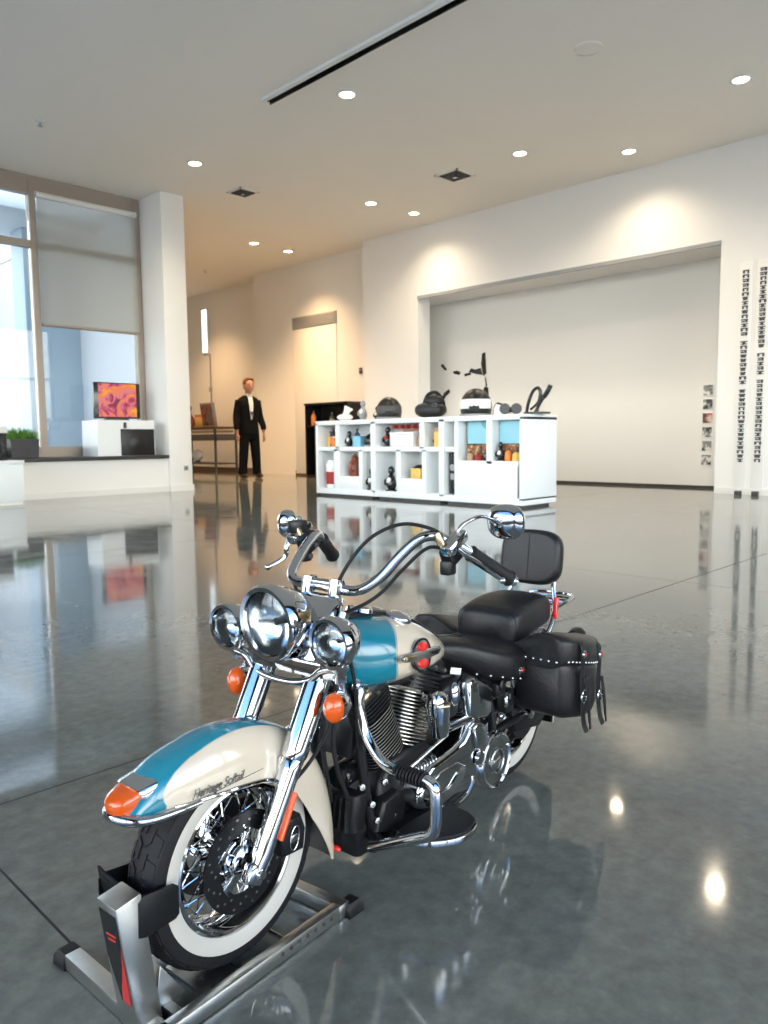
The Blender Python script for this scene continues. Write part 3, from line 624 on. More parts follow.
box_item('yellow_box', (9.90, 15.58, 1.037), (.10, .5, .30), 0, M['yellow_card'], 'yellow and orange carton behind the decanter on the console table', 'carton', M['orange_plastic'])

# ------------------------------------------------------------------ window ledge: screen on its white box, planter, white block
t = thing('media_box', (5.17, 10.30, .532), 0, 'white box stand with a black speaker front under the small television', 'media stand')
MB().prism([(-.42, 0), (.43, 0), (.43, .49), (-.41, .49)], -.24, .24, lambda a, b, d: Vector((a, d, b)), bev=.006).build('body', M['white_lam'], t)
MB().box((.165, -.245, .185), (.50, .02, .365), bev=.004).build('speaker_front', M['satin'], t); MB().box((-.02, -.25, .42), (.035, .025, .08), bev=.004).build('clip', M['dk_grey'], t); MB().lathe([(0, 0), (.12, .004), (.13, .01), (0, .01)], (.165, -.265, .185), (0, 1, 0), 24).build('cone', M['satin'], t)
t = thing('television', (5.17, 10.30, 1.028), 0, 'small television showing an orange and pink picture on the white box', 'television')
MB().box((0, 0, .27), (.68, .05, .50), bev=.006).build('bezel', M['black'], t); MB().box((.0, -.027, .275), (.56, .006, .46)).build('screen', M['screen'], t); MB().box((0, .02, .012), (.30, .16, .024), bev=.005).build('foot', M['dk_grey'], t)
t = thing('planter_box', (3.83, 10.28, .532), 0, 'black square planter of bright green grass on the window ledge', 'planter')
MB().loft([[Vector((sx_ * w_, sy * w_ * .8, z)) for sx_, sy in ((-1, -1), (1, -1), (1, 1), (-1, 1))] for z, w_ in ((0, .165), (.24, .18), (.24, .165), (.20, .163))]).build('pot', M['satin'], t)
rnd = random.Random(5); g = MB()
for k in range(520):
    x, y = rnd.uniform(-.16, .16), rnd.uniform(-.13, .13); h_ = rnd.uniform(.12, .22) * (1 - .5 * (abs(x) / .2) ** 2); a = rnd.uniform(0, 2 * pi); l = rnd.uniform(.0, .07); lx, ly = x * .35 + l * cos(a), y * .3 + l * sin(a); wx, wy = .004 * sin(a), -.004 * cos(a)
    p0, p1, p2 = Vector((x, y, .2)), Vector((x + lx * .5, y + ly * .5, .2 + h_ * .7)), Vector((x + lx, y + ly, .2 + h_)); q = Vector((wx, wy, 0))
    g.add([p0 - q, p0 + q, p1 + q * .8, p1 - q * .8, p2], [[0, 1, 2, 3], [3, 2, 4]])
o = g.build('grass', M['grass'], t); o['kind'] = 'stuff'
t = thing('white_block', (3.0, 9.70, 0), 0, 'low white plinth block at the left edge standing before the window ledge', 'plinth')
MB().box((.05, 0, .26), (.92, .64, .44), bev=.008).build('body', M['white_lam'], t); MB().box((.05, 0, .02), (.88, .60, .04)).build('toe_kick', M['trimwall'], t); MB().box((.05, 0, .50), (.94, .66, .04), bev=.004).build('top', M['white_lam'], t)
t = thing('black_speaker_box', (3.24, 9.75, .522), 0, 'black speaker box with a white lid on the plinth at the left edge', 'speaker')
MB().box((0, 0, .16), (.34, .34, .32), bev=.006).build('body', M['black'], t); MB().box((0, 0, .36), (.36, .36, .08), bev=.006).build('lid', M['white_plastic'], t); MB().lathe([(0, 0), (.10, .004), (.11, .012), (0, .012)], (0, -.182, .15), (0, 1, 0), 24).build('cone', M['satin'], t)

# ------------------------------------------------------------------ the standing man
def voxel(mb, name, mats, parent, vox, it=4):
    me = mb.mesh(name, mats); o = bpy.data.objects.new(name, me); COL.objects.link(o)
    r = o.modifiers.new('r', 'REMESH'); r.mode = 'VOXEL'; r.voxel_size = vox; r.use_smooth_shade = True
    s_ = o.modifiers.new('s', 'SMOOTH'); s_.iterations = it; s_.factor = .5
    bpy.context.view_layer.update(); dg = bpy.context.evaluated_depsgraph_get(); m2 = bpy.data.meshes.new_from_object(o.evaluated_get(dg)); o.modifiers.clear(); o.data = m2
    if not m2.materials: m2.materials.append(mats if not isinstance(mats, list) else mats[0])
    m2.polygons.foreach_set('use_smooth', [True] * len(m2.polygons)); o.parent = parent; return o
def ring(c, a, b, n=20, e=2.3, yaw=0.): return [Vector((c[0] + x * cos(yaw) - y * sin(yaw), c[1] + x * sin(yaw) + y * cos(yaw), c[2])) for x, y in sup(n, a, b, e)]
man = thing('person', (8.81, 12.25, 0), atan2(-12.25, -8.81) + radians(24), 'man in a black suit standing with hands at his sides by the far wall', 'person')
# own frame: +x faces forward, +y his left
Hd = Vector((.035, .0, 1.705))
b = MB()
b.ell(Hd, (.112, .092, .132)); b.ell(Hd + Vector((.025, 0, -.055)), (.082, .074, .082)); b.ell(Hd + Vector((.060, 0, -.095)), (.036, .038, .034))
b.ell(Hd + Vector((.116, 0, -.025)), (.018, .014, .022)); b.tube([Hd + Vector((.100, 0, .012)), Hd + Vector((.120, 0, -.022))], [.009, .012], 8)
for s_ in (-1, 1): b.ell(Hd + Vector((0, s_ * .095, -.012)), (.020, .009, .032)); b.ell(Hd + Vector((.096, s_ * .035, .022)), (.018, .028, .010))
b.tube([(0, 0, 1.44), (.005, 0, 1.53), (.02, 0, 1.66)], [.075, .058, .056], 14)
b.loft([ring((0, 0, z), a, w_) for z, a, w_ in ((.90, .10, .15), (1.05, .10, .145), (1.25, .11, .165), (1.40, .105, .18), (1.47, .06, .10))])
def hand(b, wrist, s_, red=False):
    w_ = Vector(wrist); b.ell(w_ + Vector((.01, s_ * .004, -.055)), (.040, .020, .052))
    for i, (x, l) in enumerate(((.036, .072), (.014, .082), (-.008, .077), (-.028, .060))):
        p = w_ + Vector((x, s_ * .006, -.095)); b.tube(catmull([p + Vector((0, 0, .02)), p + Vector((.004, 0, -l * .4)), p + Vector((.014, -s_ * .014, -l * .75)), p + Vector((.018, -s_ * .030, -l))], 3), .0098, 8)
    b.tube(catmull([w_ + Vector((.025, 0, -.035)), w_ + Vector((.055, -s_ * .008, -.065)), w_ + Vector((.062, -s_ * .018, -.105))], 3), .0115, 8)
WR, WL = (.07, -.262, .84), (.06, .268, .84)
for s_, wq in ((-1, WR), (1, WL)):
    b.tube(catmull([(0, s_ * .17, 1.42), (-.02, s_ * .225, 1.16), (wq[0] - .02, wq[1], .95), wq], 5), [.055, .052, .05, .048, .046, .044, .042, .042, .042, .041, .040, .038, .036, .033, .030, .028], 10); hand(b, wq, s_)
for s_ in (-1, 1): b.tube(catmull([(0, s_ * .085, .92), (.015, s_ * .115, .52), (-.01, s_ * .145, .10)], 6), [.085, .082, .078, .072, .066, .060, .058, .055, .052, .047, .042, .038, .036], 12)
voxel(b, 'body', M['skin'], man, .007)
# suit
j = MB()
j.loft([ring((x, 0, z), a, w_, 24, 2.4) for z, a, w_, x in ((.80, .135, .195, 0), (.90, .135, .19, 0), (1.05, .125, .175, 0), (1.20, .132, .19, 0), (1.34, .135, .215, 0), (1.42, .12, .222, -.005), (1.475, .085, .17, -.01), (1.52, .068, .09, -.01))])
for s_, wq in ((-1, WR), (1, WL)):
    P_ = catmull([(-.005, s_ * .175, 1.43), (-.02, s_ * .228, 1.16), (wq[0] - .02, wq[1], .97), (wq[0], wq[1], .89)], 5); n_ = len(P_); j.tube(P_, [.075 - .026 * k / (n_ - 1) for k in range(n_)], 14)
jk = voxel(j, 'suit_jacket', M['suit'], man, .011, 3)
tr = MB(); tr.loft([ring((0, 0, z), .115, .165, 20) for z in (.72, .80, .90, .98)])
for s_ in (-1, 1): tr.tube(catmull([(0, s_ * .085, .90), (.012, s_ * .115, .52), (-.005, s_ * .145, .07)], 6), [.105, .105, .102, .098, .094, .09, .088, .086, .084, .082, .081, .081, .084], 16)
voxel(tr, 'trousers', M['suit'], man, .011, 3)
# shirt front, tie and lapels on the chest
sh_ = MB(); sec = []
for z, wd2, x in ((1.075, .012, .128), (1.16, .030, .134), (1.28, .046, .139), (1.38, .052, .134), (1.45, .050, .108), (1.515, .052, .082)): sec.append([Vector((x - .02, -wd2, z)), Vector((x + .004, -wd2 * .7, z)), Vector((x + .009, 0, z)), Vector((x + .004, wd2 * .7, z)), Vector((x - .02, wd2, z)), Vector((x - .04, 0, z))])
sh_.loft(sec); sh_.tube([(.02 + .062 * cos(2 * pi * k / 18), .062 * sin(2 * pi * k / 18), 1.535 + .012 * cos(2 * pi * k / 18 + pi)) for k in range(18)], .017, 8, closed=True); sh_.build('shirt', M['shirt'], man)
MB().prism([(-.012, 1.50), (.012, 1.50), (.022, 1.20), (0, 1.13), (-.022, 1.20)], 0, .006, lambda a, c_, d: Vector((.143 + d - max(0, (c_ - 1.38)) * .42, a, c_)), bev=.002).build('tie', M['navy'], man)
for s_ in (-1, 1): MB().prism([(s_ * .05, 1.50), (s_ * .115, 1.40), (s_ * .075, 1.36), (s_ * .012, 1.07), (s_ * .045, 1.30)], 0, .008, lambda a, c_, d: Vector((.134 + d - max(0, (c_ - 1.34)) * .30 - abs(a) * .10, a, c_)), bev=.002).build('lapel', M['suit'], man)
hr = MB()
hr.ell(Hd + Vector((-.014, 0, .034)), (.116, .101, .114)); hr.ell(Hd + Vector((.03, .01, .095)), (.080, .076, .042)); hr.ell(Hd + Vector((-.05, 0, -.02)), (.066, .086, .085))
cut = Hd + Vector((.055, 0, .06)); hr.v = [Vector((min(p.x, Hd.x + .060 + max(0, (p.z - Hd.z - .055)) * .6), p.y, p.z)) for p in hr.v]
voxel(hr, 'hair', M['hair'], man, .008, 2)
for s_ in (-1, 1):
    MB().ell(Hd + Vector((.101, s_ * .036, .005)), (.008, .012, .007), seg=10, rings=6).build('eye', M['eye'], man)
    MB().tube([Hd + Vector((.110, s_ * .016, .028)), Hd + Vector((.100, s_ * .054, .030))], .005, 6).build('eyebrow', M['hair'], man)
    t2 = MB(); t2.ell((.055, s_ * .15, .045), (.145, .050, .045), e=.8); t2.v = [Vector((p.x, p.y, max(p.z, .002))) for p in t2.v]; t2.build('shoe', M['shoe'], man)
MB().tube([Hd + Vector((.098, -.026, -.073)), Hd + Vector((.108, 0, -.072)), Hd + Vector((.098, .026, -.073))], .006, 8).build('mouth', M['lip'], man)
man.scale = (1.04, 1.04, 1.04)

# ================================================================== MOTORCYCLE (own frame: +x forward, +y rider's left, z up; drawn at full size, scaled by BS)
BS = .46
bike = thing('motorcycle', (1.32183, .94933, 0), radians(185.73), 'teal and cream chrome cruiser motorcycle with its front wheel held in an aluminium stand', 'motorcycle')
def P(mb, name, m, parent=None, angle=38): return mb.build(name, m if not isinstance(m, str) else M[m], parent or bike, BS, angle)
V3 = Vector
ZX = lambda a, b, d: V3((a, d, b))          # outline in the x-z plane, extruded across y
FAX, RAX = V3((1.637, 0, .339)), V3((0, 0, .325))

# ------------------------------------------------------------------ wheels
def wheel(name, ax, TR, disc_y, seed):
    t = MB()
    prof = [(.212, .050), (.225, .058), (.262, .066), (TR - .035, .066), (TR - .018, .060), (TR - .006, .044), (TR, .018), (TR, -.018), (TR - .006, -.044), (TR - .018, -.060), (TR - .035, -.066), (.262, -.066), (.225, -.058), (.212, -.050)]
    t.lathe(prof, ax, (0, 1, 0), 72)
    n = 30                                                                 # tread blocks: angled lugs in staggered rows
    for k in range(n):
        a0 = 2 * pi * k / n
        for s_ in (-1, 1):
            a = a0 + (pi / n if s_ > 0 else 0)
            for (y0, y1, da, w_) in ((.006, .026, .05, .052), (.030, .056, -.03, .060)):
                c = []
                for yy, aa in ((y0, a - w_ * 1.2), (y1, a - w_ * 1.2 + da), (y1, a + w_ * 1.2 + da), (y0, a + w_ * 1.2)):
                    rr = TR + .005 - max(0, yy - .015) ** 2 * 9.5
                    c.append((aa, yy * s_, rr))
                lo_ = [ax + V3((cos(q[0]) * (q[2] - .012), q[1], sin(q[0]) * (q[2] - .012))) for q in c]; hi_ = [ax + V3((cos(q[0]) * q[2], q[1], sin(q[0]) * q[2])) for q in c]
                t.add(lo_ + hi_, [[4, 5, 6, 7], [0, 1, 5, 4], [1, 2, 6, 5], [2, 3, 7, 6], [3, 0, 4, 7]])
    w_ = P(t, name, 'rubber', angle=30)
    for s_ in (-1, 1):
        m = MB().lathe([(.222, s_ * .0585), (.226, s_ * .0605), (.262, s_ * .0685), (.268, s_ * .0672), (.268, s_ * .0640), (.222, s_ * .055)], ax, (0, 1, 0), 72, closed=True); P(m, 'whitewall', 'white_rubber', w_)
    m = MB().lathe([(.222, .050), (.222, .056), (.214, .059), (.206, .056), (.198, .040), (.180, .020), (.178, 0), (.180, -.020), (.198, -.040), (.206, -.056), (.214, -.059), (.222, -.056), (.222, -.050), (.200, -.02), (.200, .02)], ax, (0, 1, 0), 72, closed=True); P(m, 'rim', 'chrome', w_)
    m = MB().lathe([(.012, .074), (.030, .074), (.034, .066), (.060, .060), (.064, .048), (.038, .036), (.032, .0), (.038, -.036), (.064, -.048), (.060, -.060), (.034, -.066), (.012, -.074)], ax, (0, 1, 0), 40); P(m, 'hub', 'chrome', w_)
    m = MB()
    for k in range(40):
        a = 2 * pi * k / 40; s_ = 1 if k % 2 else -1; sk = .62 * (1 if (k // 2) % 2 else -1)
        p0 = ax + V3((cos(a + sk) * .058, s_ * .052, sin(a + sk) * .058)); p1 = ax + V3((cos(a) * .186, s_ * .012, sin(a) * .186)); m.tube([p0, p1], .0023, 6)
        m.tube([p1 - (p1 - p0).normalized() * .016, p1], .0036, 6)
    P(m, 'spokes', 'chrome', w_)
    for dy in disc_y:
        m = MB().lathe([(.093, dy - .003), (.150, dy - .003), (.150, dy + .003), (.093, dy + .003)], ax, (0, 1, 0), 60, closed=True); d = P(m, 'brake_disc', 'disc', w_)
        m = MB()
        for k in range(36):
            a = 2 * pi * k / 36; rr = (.110, .124, .137)[k % 3]; sg = 1 if dy > 0 else -1
            m.lathe([(0, 0), (.0042, 0), (.0042, .0008), (0, .0008)], ax + V3((cos(a) * rr, dy + sg * .0028, sin(a) * rr)), (0, sg, 0), 8)
        P(m, 'drilled_holes', 'steel', w_)
        m = MB(); sg = 1 if dy > 0 else -1
        for k in range(5):
            a = 2 * pi * k / 5 + .4
            pts = [(cos(a - .34) * .045, sin(a - .34) * .045), (cos(a + .34) * .045, sin(a + .34) * .045), (cos(a + .30) * .098, sin(a + .30) * .098), (cos(a - .05) * .105, sin(a - .05) * .105)]
            m.prism(pts, 0, .008, lambda p, q, e: ax + V3((p, dy + sg * (e - .004), q)), bev=.002)
        m.lathe([(.0, .010), (.030, .010), (.048, .006), (.052, 0), (.052, -.008), (0, -.008)], ax + V3((0, dy, 0)), (0, sg, 0), 32)
        P(m, 'disc_carrier', 'chrome', w_)
        for k in range(5): a = 2 * pi * k / 5 + .4; P(MB().lathe([(0, .012), (.006, .012), (.007, .006), (.007, 0)], ax + V3((cos(a) * .095, dy, sin(a) * .095)), (0, sg, 0), 10), 'disc_bolt', 'satin', w_)
        P(MB().lathe([(0, .016), (.018, .014), (.022, .010), (.022, 0)], ax + V3((0, dy, 0)), (0, sg, 0), 20), 'axle_nut', 'satin', w_)
    return w_
wheel('front_wheel', FAX, .318, (.078, -.078), 1)
wheel('rear_wheel', RAX, .318, (-.085,), 2)

# ------------------------------------------------------------------ front fender: swept arch, teal crown stripe and cream side panels (fine grid split along the stripe)
def lerp(T, x):
    for (a, p), (b, q) in zip(T, T[1:]):
        if x <= b: return p + (q - p) * max(0, min(1, (x - a) / (b - a)))
    return T[-1][1]
def smooth(T, x):
    ks = [k for k, _ in T]
    if x <= ks[0]: return T[0][1]
    if x >= ks[-1]: return T[-1][1]
    i = max(k for k in range(len(ks)) if ks[k] <= x); p1, p2 = T[i][1], T[i + 1][1]; t = (x - ks[i]) / (ks[i + 1] - ks[i])
    p0 = T[i - 1][1] if i else 2 * p1 - p2; p3 = T[i + 2][1] if i + 2 < len(T) else 2 * p2 - p1
    return .5 * (2 * p1 + (p2 - p0) * t + (2 * p0 - 5 * p1 + 4 * p2 - p3) * t * t + (3 * p1 - p0 - 3 * p2 + p3) * t ** 3)
RC = [(36, .452), (45, .456), (53, .449), (70, .421), (94, .404), (111, .399), (136, .400), (158, .402), (180, .412), (195, .425), (203, .432)]
RS = [(36, .425), (42, .388), (50, .325), (60, .282), (72, .250), (90, .232), (110, .232), (130, .236), (155, .246), (175, .272), (190, .325), (203, .395)]
WF = [(36, .062), (45, .078), (55, .090), (75, .098), (100, .100), (180, .100), (203, .092)]
TB = [(36, 88), (46, 88), (46.3, 80), (46.8, 72), (47.8, 64), (49.5, 56.5), (52.5, 48.5), (57, 41), (66, 33), (85, 26), (110, 21), (150, 17), (203, 15)]     # half-angle of the teal stripe
def fpt(phi, th, inset=0.):
    """phi degrees round the wheel, th -90..90 across"""
    rc, rs, w_ = smooth(RC, phi) - inset, smooth(RS, phi), smooth(WF, phi) - inset
    e = 2 / 2.6; t = radians(th); c, s_ = abs(cos(t)) ** e, (abs(sin(t)) ** e) * (1 if th >= 0 else -1)
    r = rs + (rc - rs) * c; a = radians(phi); return FAX + V3((cos(a) * r, w_ * s_, sin(a) * r))
def fender_grid(phis, cols, mat_of, inset):
    V = []; F = []; MI = []
    for ph in phis:
        for q in cols(ph): V.append(fpt(ph, q[0], inset))
    n = len(cols(phis[0]))
    for i in range(len(phis) - 1):
        for k in range(n - 1): F.append([i * n + k, i * n + k + 1, (i + 1) * n + k + 1, (i + 1) * n + k]); MI.append(mat_of(cols(phis[0])[k][1], cols(phis[0])[k + 1][1], phis[i]))
    return V, F, MI
def cols(ph):
    b = smooth(TB, ph) if ph > 60 else lerp(TB, ph); b = min(b, 88); ln = min(1.6, (90 - b) * .3)
    L_ = [(-90 + (90 - b - ln) * k / 7, 'c') for k in range(8)] + [(-b, 'l')] + [(-b + 2 * b * k / 10, 't') for k in range(1, 10)] + [(b, 'l'), (b + ln, 'c')] + [(b + ln + (90 - b - ln) * k / 7, 'c') for k in range(1, 8)]
    return L_
def mo(a, b, ph):
    if 't' in (a, b): return 0
    if 'l' in (a, b): return 2
    return 1
phis = [36 + 1.5 * k for k in range(7)] + [46.25 + .25 * k for k in range(40)] + [56.5 + .75 * k for k in range(9)] + [63.5 + (203 - 63.5) * k / 70 for k in range(71)]
mb = MB(); V, F, MI = fender_grid(phis, cols, mo, 0.); mb.add(V, F, MI); V, F, MI = fender_grid(phis, cols, lambda a, b, c: 3, .004); mb.add(V, [f[::-1] for f in F], MI)
# close the rims
n_ = len(cols(phis[0])); tot = len(phis) * n_
for i in range(len(phis) - 1):
    for k in (0, n_ - 1): mb.f.append([i * n_ + k, (i + 1) * n_ + k, tot + (i + 1) * n_ + k, tot + i * n_ + k]); mb.m.append(1)
for i in (0, len(phis) - 1):
    for k in range(n_ - 1): mb.f.append([i * n_ + k, i * n_ + k + 1, tot + i * n_ + k + 1, tot + i * n_ + k]); mb.m.append(0 if i == 0 else 1)
ff = P(mb, 'front_fender', [M['teal'], M['cream'], M['grey_line'], M['satin']], angle=50)
for s_ in (-1, 1):
    m = MB().tube([fpt(ph, s_ * 89.5) + V3((0, s_ * .003, .004)) for ph in [47 + 2 * k for k in range(43)]], .0058, 8); P(m, 'trim_strip', 'chrome', ff)
    m = MB().tube([fpt(ph, s_ * 76) + V3((0, s_ * .004, .0)) for ph in [104 + 1.2 * k for k in range(6)]] + [], .004, 6)
    # script lettering along the lower side
    tv, tf = text_mesh('Heritage Softail', .036, .0025, .45)
    if s_ > 0:
        o_, q_ = fpt(66, 80), fpt(92, 79.5)
        ex = (q_ - o_).normalized(); c_ = fpt(69, 82); 
    else:
        o_, q_ = fpt(92, -79.5), fpt(66, -80); ex = (q_ - o_).normalized(); c_ = fpt(69, -82)
    ez = V3((0, s_, 0)); ey = ez.cross(ex).normalized(); ex = ey.cross(ez)
    # follow the panel: project each glyph vertex out to the fender side
    L_ = MB(); L_.add([c_ + ex * p.x * .80 + ey * (p.y + .004) + ez * (.0045 + p.z + .010 * abs(p.y) / .02 * (0)) for p in tv], tf)
    L_.tube([c_ + ex * (-.12) + ey * -.018 + ez * .003, c_ + ex * .17 + ey * -.004 + ez * .003], .0016, 6)
    P(L_, 'script_lettering', 'steel', ff, 30)
# fender tip light: wide amber lens in a chrome housing over a chrome lip
R_ = Matrix.Rotation(radians(14), 3, 'Y'); tc_ = V3((1.958, 0, .632))
def tipsec(x_, a_, b_, sw=0., up=0.): return [tc_ + R_ @ V3((x_ - abs(y / .07) ** 2 * sw, y, z + up)) for y, z in sup(32, a_, b_, 3.2)]
P(MB().loft([tipsec(-.010, .052, .041, .012), tipsec(.020, .051, .039, .014), tipsec(.042, .045, .034, .016), tipsec(.056, .034, .025, .014), tipsec(.063, .018, .013, .008)]), 'tip_lamp_lens', 'amber', ff)
P(MB().loft([tipsec(-.105, .050, .030), tipsec(-.098, .058, .038), tipsec(-.050, .063, .045, .008), tipsec(-.004, .062, .047, .014), tipsec(.004, .058, .045, .014), tipsec(.001, .053, .041, .012)]), 'tip_lamp_housing', 'chrome', ff)
pts = catmull([(1.80, .099, .590), (1.88, .095, .592), (1.945, .084, .594), (1.978, .064, .597), (2.000, .035, .599), (2.006, 0, .600), (2.000, -.035, .599), (1.978, -.064, .597), (1.945, -.084, .594), (1.88, -.095, .592), (1.80, -.099, .590)], 5)
P(MB().tube(pts, [.007 + .010 * sin(pi * k / (len(pts) - 1)) for k in range(len(pts))], 12), 'lip_trim', 'chrome', ff)
m = MB().ell(fpt(199, 40) + V3((-.004, .012, -.0)), (.010, .022, .012)); P(m, 'mud_flap_reflector', 'red_lens', ff)
# lower edge fillet of the fender (cream inner valance)

# ------------------------------------------------------------------ fork
fd = V3((1.361 - 1.629, 0, .825 - .328)).normalized()              # up along the fork
for s_ in (1, -1):
    y = s_ * .125; b0 = V3((1.632, y, .318))
    at = lambda t, dx=0., dy=0.: b0 + fd * t + V3((dx, s_ * dy, 0))
    m = MB().tube([at(-.03), at(-.01), at(.03), at(.06), at(.30), at(.33), at(.34)], [.018, .024, .027, .032, .034, .036, .030], 20); fl_ = P(m, 'fork_leg', 'chrome')
    m = MB().tube([at(.33), at(.345), at(.36), at(.60), at(.64), at(.80)], [.036, .041, .042, .044, .040, .034], 20); P(m, 'fork_cover', 'chrome', fl_)
    m = MB().tube([at(.30), at(.42)], .0285, 16); P(m, 'fork_tube', 'steel', fl_)
    m = MB().bar(at(.10, .0, .028) + V3((-.020, 0, -.01)), at(.24, .0, .028) + V3((-.020, 0, -.01)), .010, .026, .003, up=(0, 1, 0)); P(m, 'side_reflector', 'orange', fl_)
    m = MB().box(at(.0, .012), (.062, .040, .060), Matrix.Rotation(radians(-28), 3, 'Y'), bev=.012).lathe([(0, .03), (.013, .03), (.015, .02), (.015, 0)], at(.0), (0, s_, 0), 14); P(m, 'axle_clamp', 'chrome', fl_)
    # brake caliper behind the leg
    m = MB().prism([(-.045, -.055), (.040, -.05), (.052, .0), (.040, .06), (-.035, .062), (-.055, .01)], -.022, .040, lambda a, b, d: b0 + V3((-.135, 0, .055)) + V3((a, -s_ * .020 + s_ * d, b)), bev=.010); cp = P(m, 'brake_caliper', 'satin', fl_)
    m = MB().tube([b0 + V3((-.135 + .018 * cos(a) - .006 * sin(a), s_ * .024, .055 + .036 * sin(a))) for a in [2 * pi * k / 20 for k in range(20)]], .0022, 6, closed=True)
    m.box(b0 + V3((-.135, s_ * .022, .055)), (.030, .006, .022), bev=.002); P(m, 'caliper_badge', 'steel', fl_)
    # fender mount bracket
    m = MB().prism([(-.05, -.03), (.055, -.02), (.035, .05), (-.03, .06)], 0, .014, lambda a, b, d: at(.29) + V3((a - .02, -s_ * (.012 + d), b)), bev=.004); P(m, 'fender_bracket', 'chrome', fl_)
# triple tree and chrome nacelle panel
tree = V3((1.345, 0, .855))
m = MB().prism([(-.175, -.05), (-.12, -.07), (.12, -.07), (.175, -.05), (.165, .05), (.08, .075), (-.08, .075), (-.165, .05)], -.025, .025, lambda a, b, d: tree + V3((b * .9 + .0, a, d + b * .3)), bev=.010); P(m, 'lower_triple_tree', 'chrome')
m = MB(); sec = []
for z, hw, x0, x1 in ((.86, .125, 1.395, 1.315), (.95, .135, 1.375, 1.255), (1.02, .135, 1.33, 1.225), (1.055, .125, 1.285, 1.205), (1.066, .112, 1.262, 1.212)):
    c_ = (x0 + x1) / 2; sec.append([V3((c_ + x, y, z)) for x, y in sup(28, (x0 - x1) / 2, hw, 4.)])
m.loft(sec); nac = P(m, 'nacelle', 'chrome')
m = MB().bar((1.317, -.035, .985), (1.317, .06, .985), .006, .018, .002); P(m, 'nacelle_badge', 'steel', nac)
# ------------------------------------------------------------------ lamps
def lamp(name, c, R, depth, tilt, ring_w):
    """bucket lamp facing +x, c = centre of the lens face"""
    ax_ = V3((cos(tilt), 0, sin(tilt))); c = V3(c)
    m = MB().lathe([(0, -depth), (R * .25, -depth * .98), (R * .6, -depth * .82), (R * .88, -depth * .52), (R * 1.0, -depth * .22), (R * 1.0, -.012)], c, ax_, 48); L_ = P(m, name, 'chrome')
    m = MB().lathe([(R * 1.0, -.030), (R * 1.05, -.026), (R * 1.06, -.004), (R * 1.01, .008), (R - ring_w, .006), (R - ring_w - .003, -.006)], c, ax_, 48); P(m, 'rim_ring', 'chrome', L_)
    r0 = R - ring_w - .002
    m = MB().lathe([(r0, -.006), (r0 * .97, -.012), (r0 * .80, -.032), (r0 * .5, -.052), (r0 * .2, -.060), (0, -.061)], c, ax_, 48); P(m, 'reflector', 'lamp_mirror', L_)
    m = MB().lathe([(0, -.034), (R * .08, -.036), (R * .11, -.040), (R * .11, -.060)], c + V3((0, .0, -R * .02)), ax_, 16); P(m, 'bulb_shield', 'satin', L_)
    m = MB().lathe([(r0, -.003), (r0 * .8, .006), (r0 * .4, .012), (0, .014)], c, ax_, 48).lathe([(r0, -.006), (r0 * .8, .003), (r0 * .4, .009), (0, .011)], c, ax_, 48); P(m, 'glass_lens', 'lens', L_)
    return L_
hl = lamp('headlight', (1.447, -.006, 1.004), .117, .17, radians(-3), .013)
m = MB().prism([(-.02, -.035), (.02, -.035), (.02, .03), (0, .045), (-.02, .03)], 0, .008, lambda a, b, d: V3((1.40 + b, .110 + d * .5 - .006, 1.030 + a)), bev=.003); P(m, 'side_badge', 'gold', hl)
for s_ in (1, -1):
    pl = lamp('passing_lamp', (1.420, s_ * .235, .972 if s_ > 0 else .954), .077, .115, radians(-3), .009)
    P(MB().lathe([(.016, -.03), (.018, 0), (.026, .01), (.028, .045)], (1.375, s_ * .235, .872), (0, 0, 1), 16), 'lamp_stem', 'chrome', pl)
# auxiliary light bar dipping below the headlight
m = MB().tube(catmull([(1.385, -.245, .868), (1.385, -.205, .866), (1.388, -.165, .855), (1.392, -.125, .825), (1.395, -.05, .812), (1.395, .05, .815), (1.392, .125, .835), (1.388, .165, .866), (1.385, .205, .880), (1.385, .245, .880)], 5), .0125, 12)
lb = P(m, 'light_bar', 'chrome')
P(MB().tube(catmull([(1.375, -.22, .885), (1.38, -.12, .862), (1.385, 0, .852), (1.38, .12, .868), (1.375, .22, .893)], 6), .009, 10), 'upper_rail', 'chrome', lb)
for s_ in (1, -1):
    c = V3((1.372, s_ * .222, .766)); ax_ = V3((1, s_ * .05, 0)).normalized()
    OV = lambda mb_: mb_.xf(Matrix.Translation(c) @ Matrix.Diagonal((1, .74, 1.06, 1)) @ Matrix.Translation(-c))
    m = OV(MB().lathe([(0, -.045), (.024, -.043), (.040, -.020), (.044, 0), (.044, .012), (.040, .014)], c, ax_, 28)); ts = P(m, 'turn_signal', 'chrome')
    m = OV(MB().lathe([(.043, .008), (.045, .014), (.041, .034), (.026, .048), (0, .053)], c, ax_, 28)); P(m, 'signal_lens', 'amber', ts)
    m = MB().tube(catmull([(1.352, s_ * .222, .79), (1.355, s_ * .222, .83), (1.368, s_ * .222, .865)], 5), .013, 10).ell((1.362, s_ * .222, .85), (.022, .022, .020)); P(m, 'signal_stalk', 'chrome', ts)

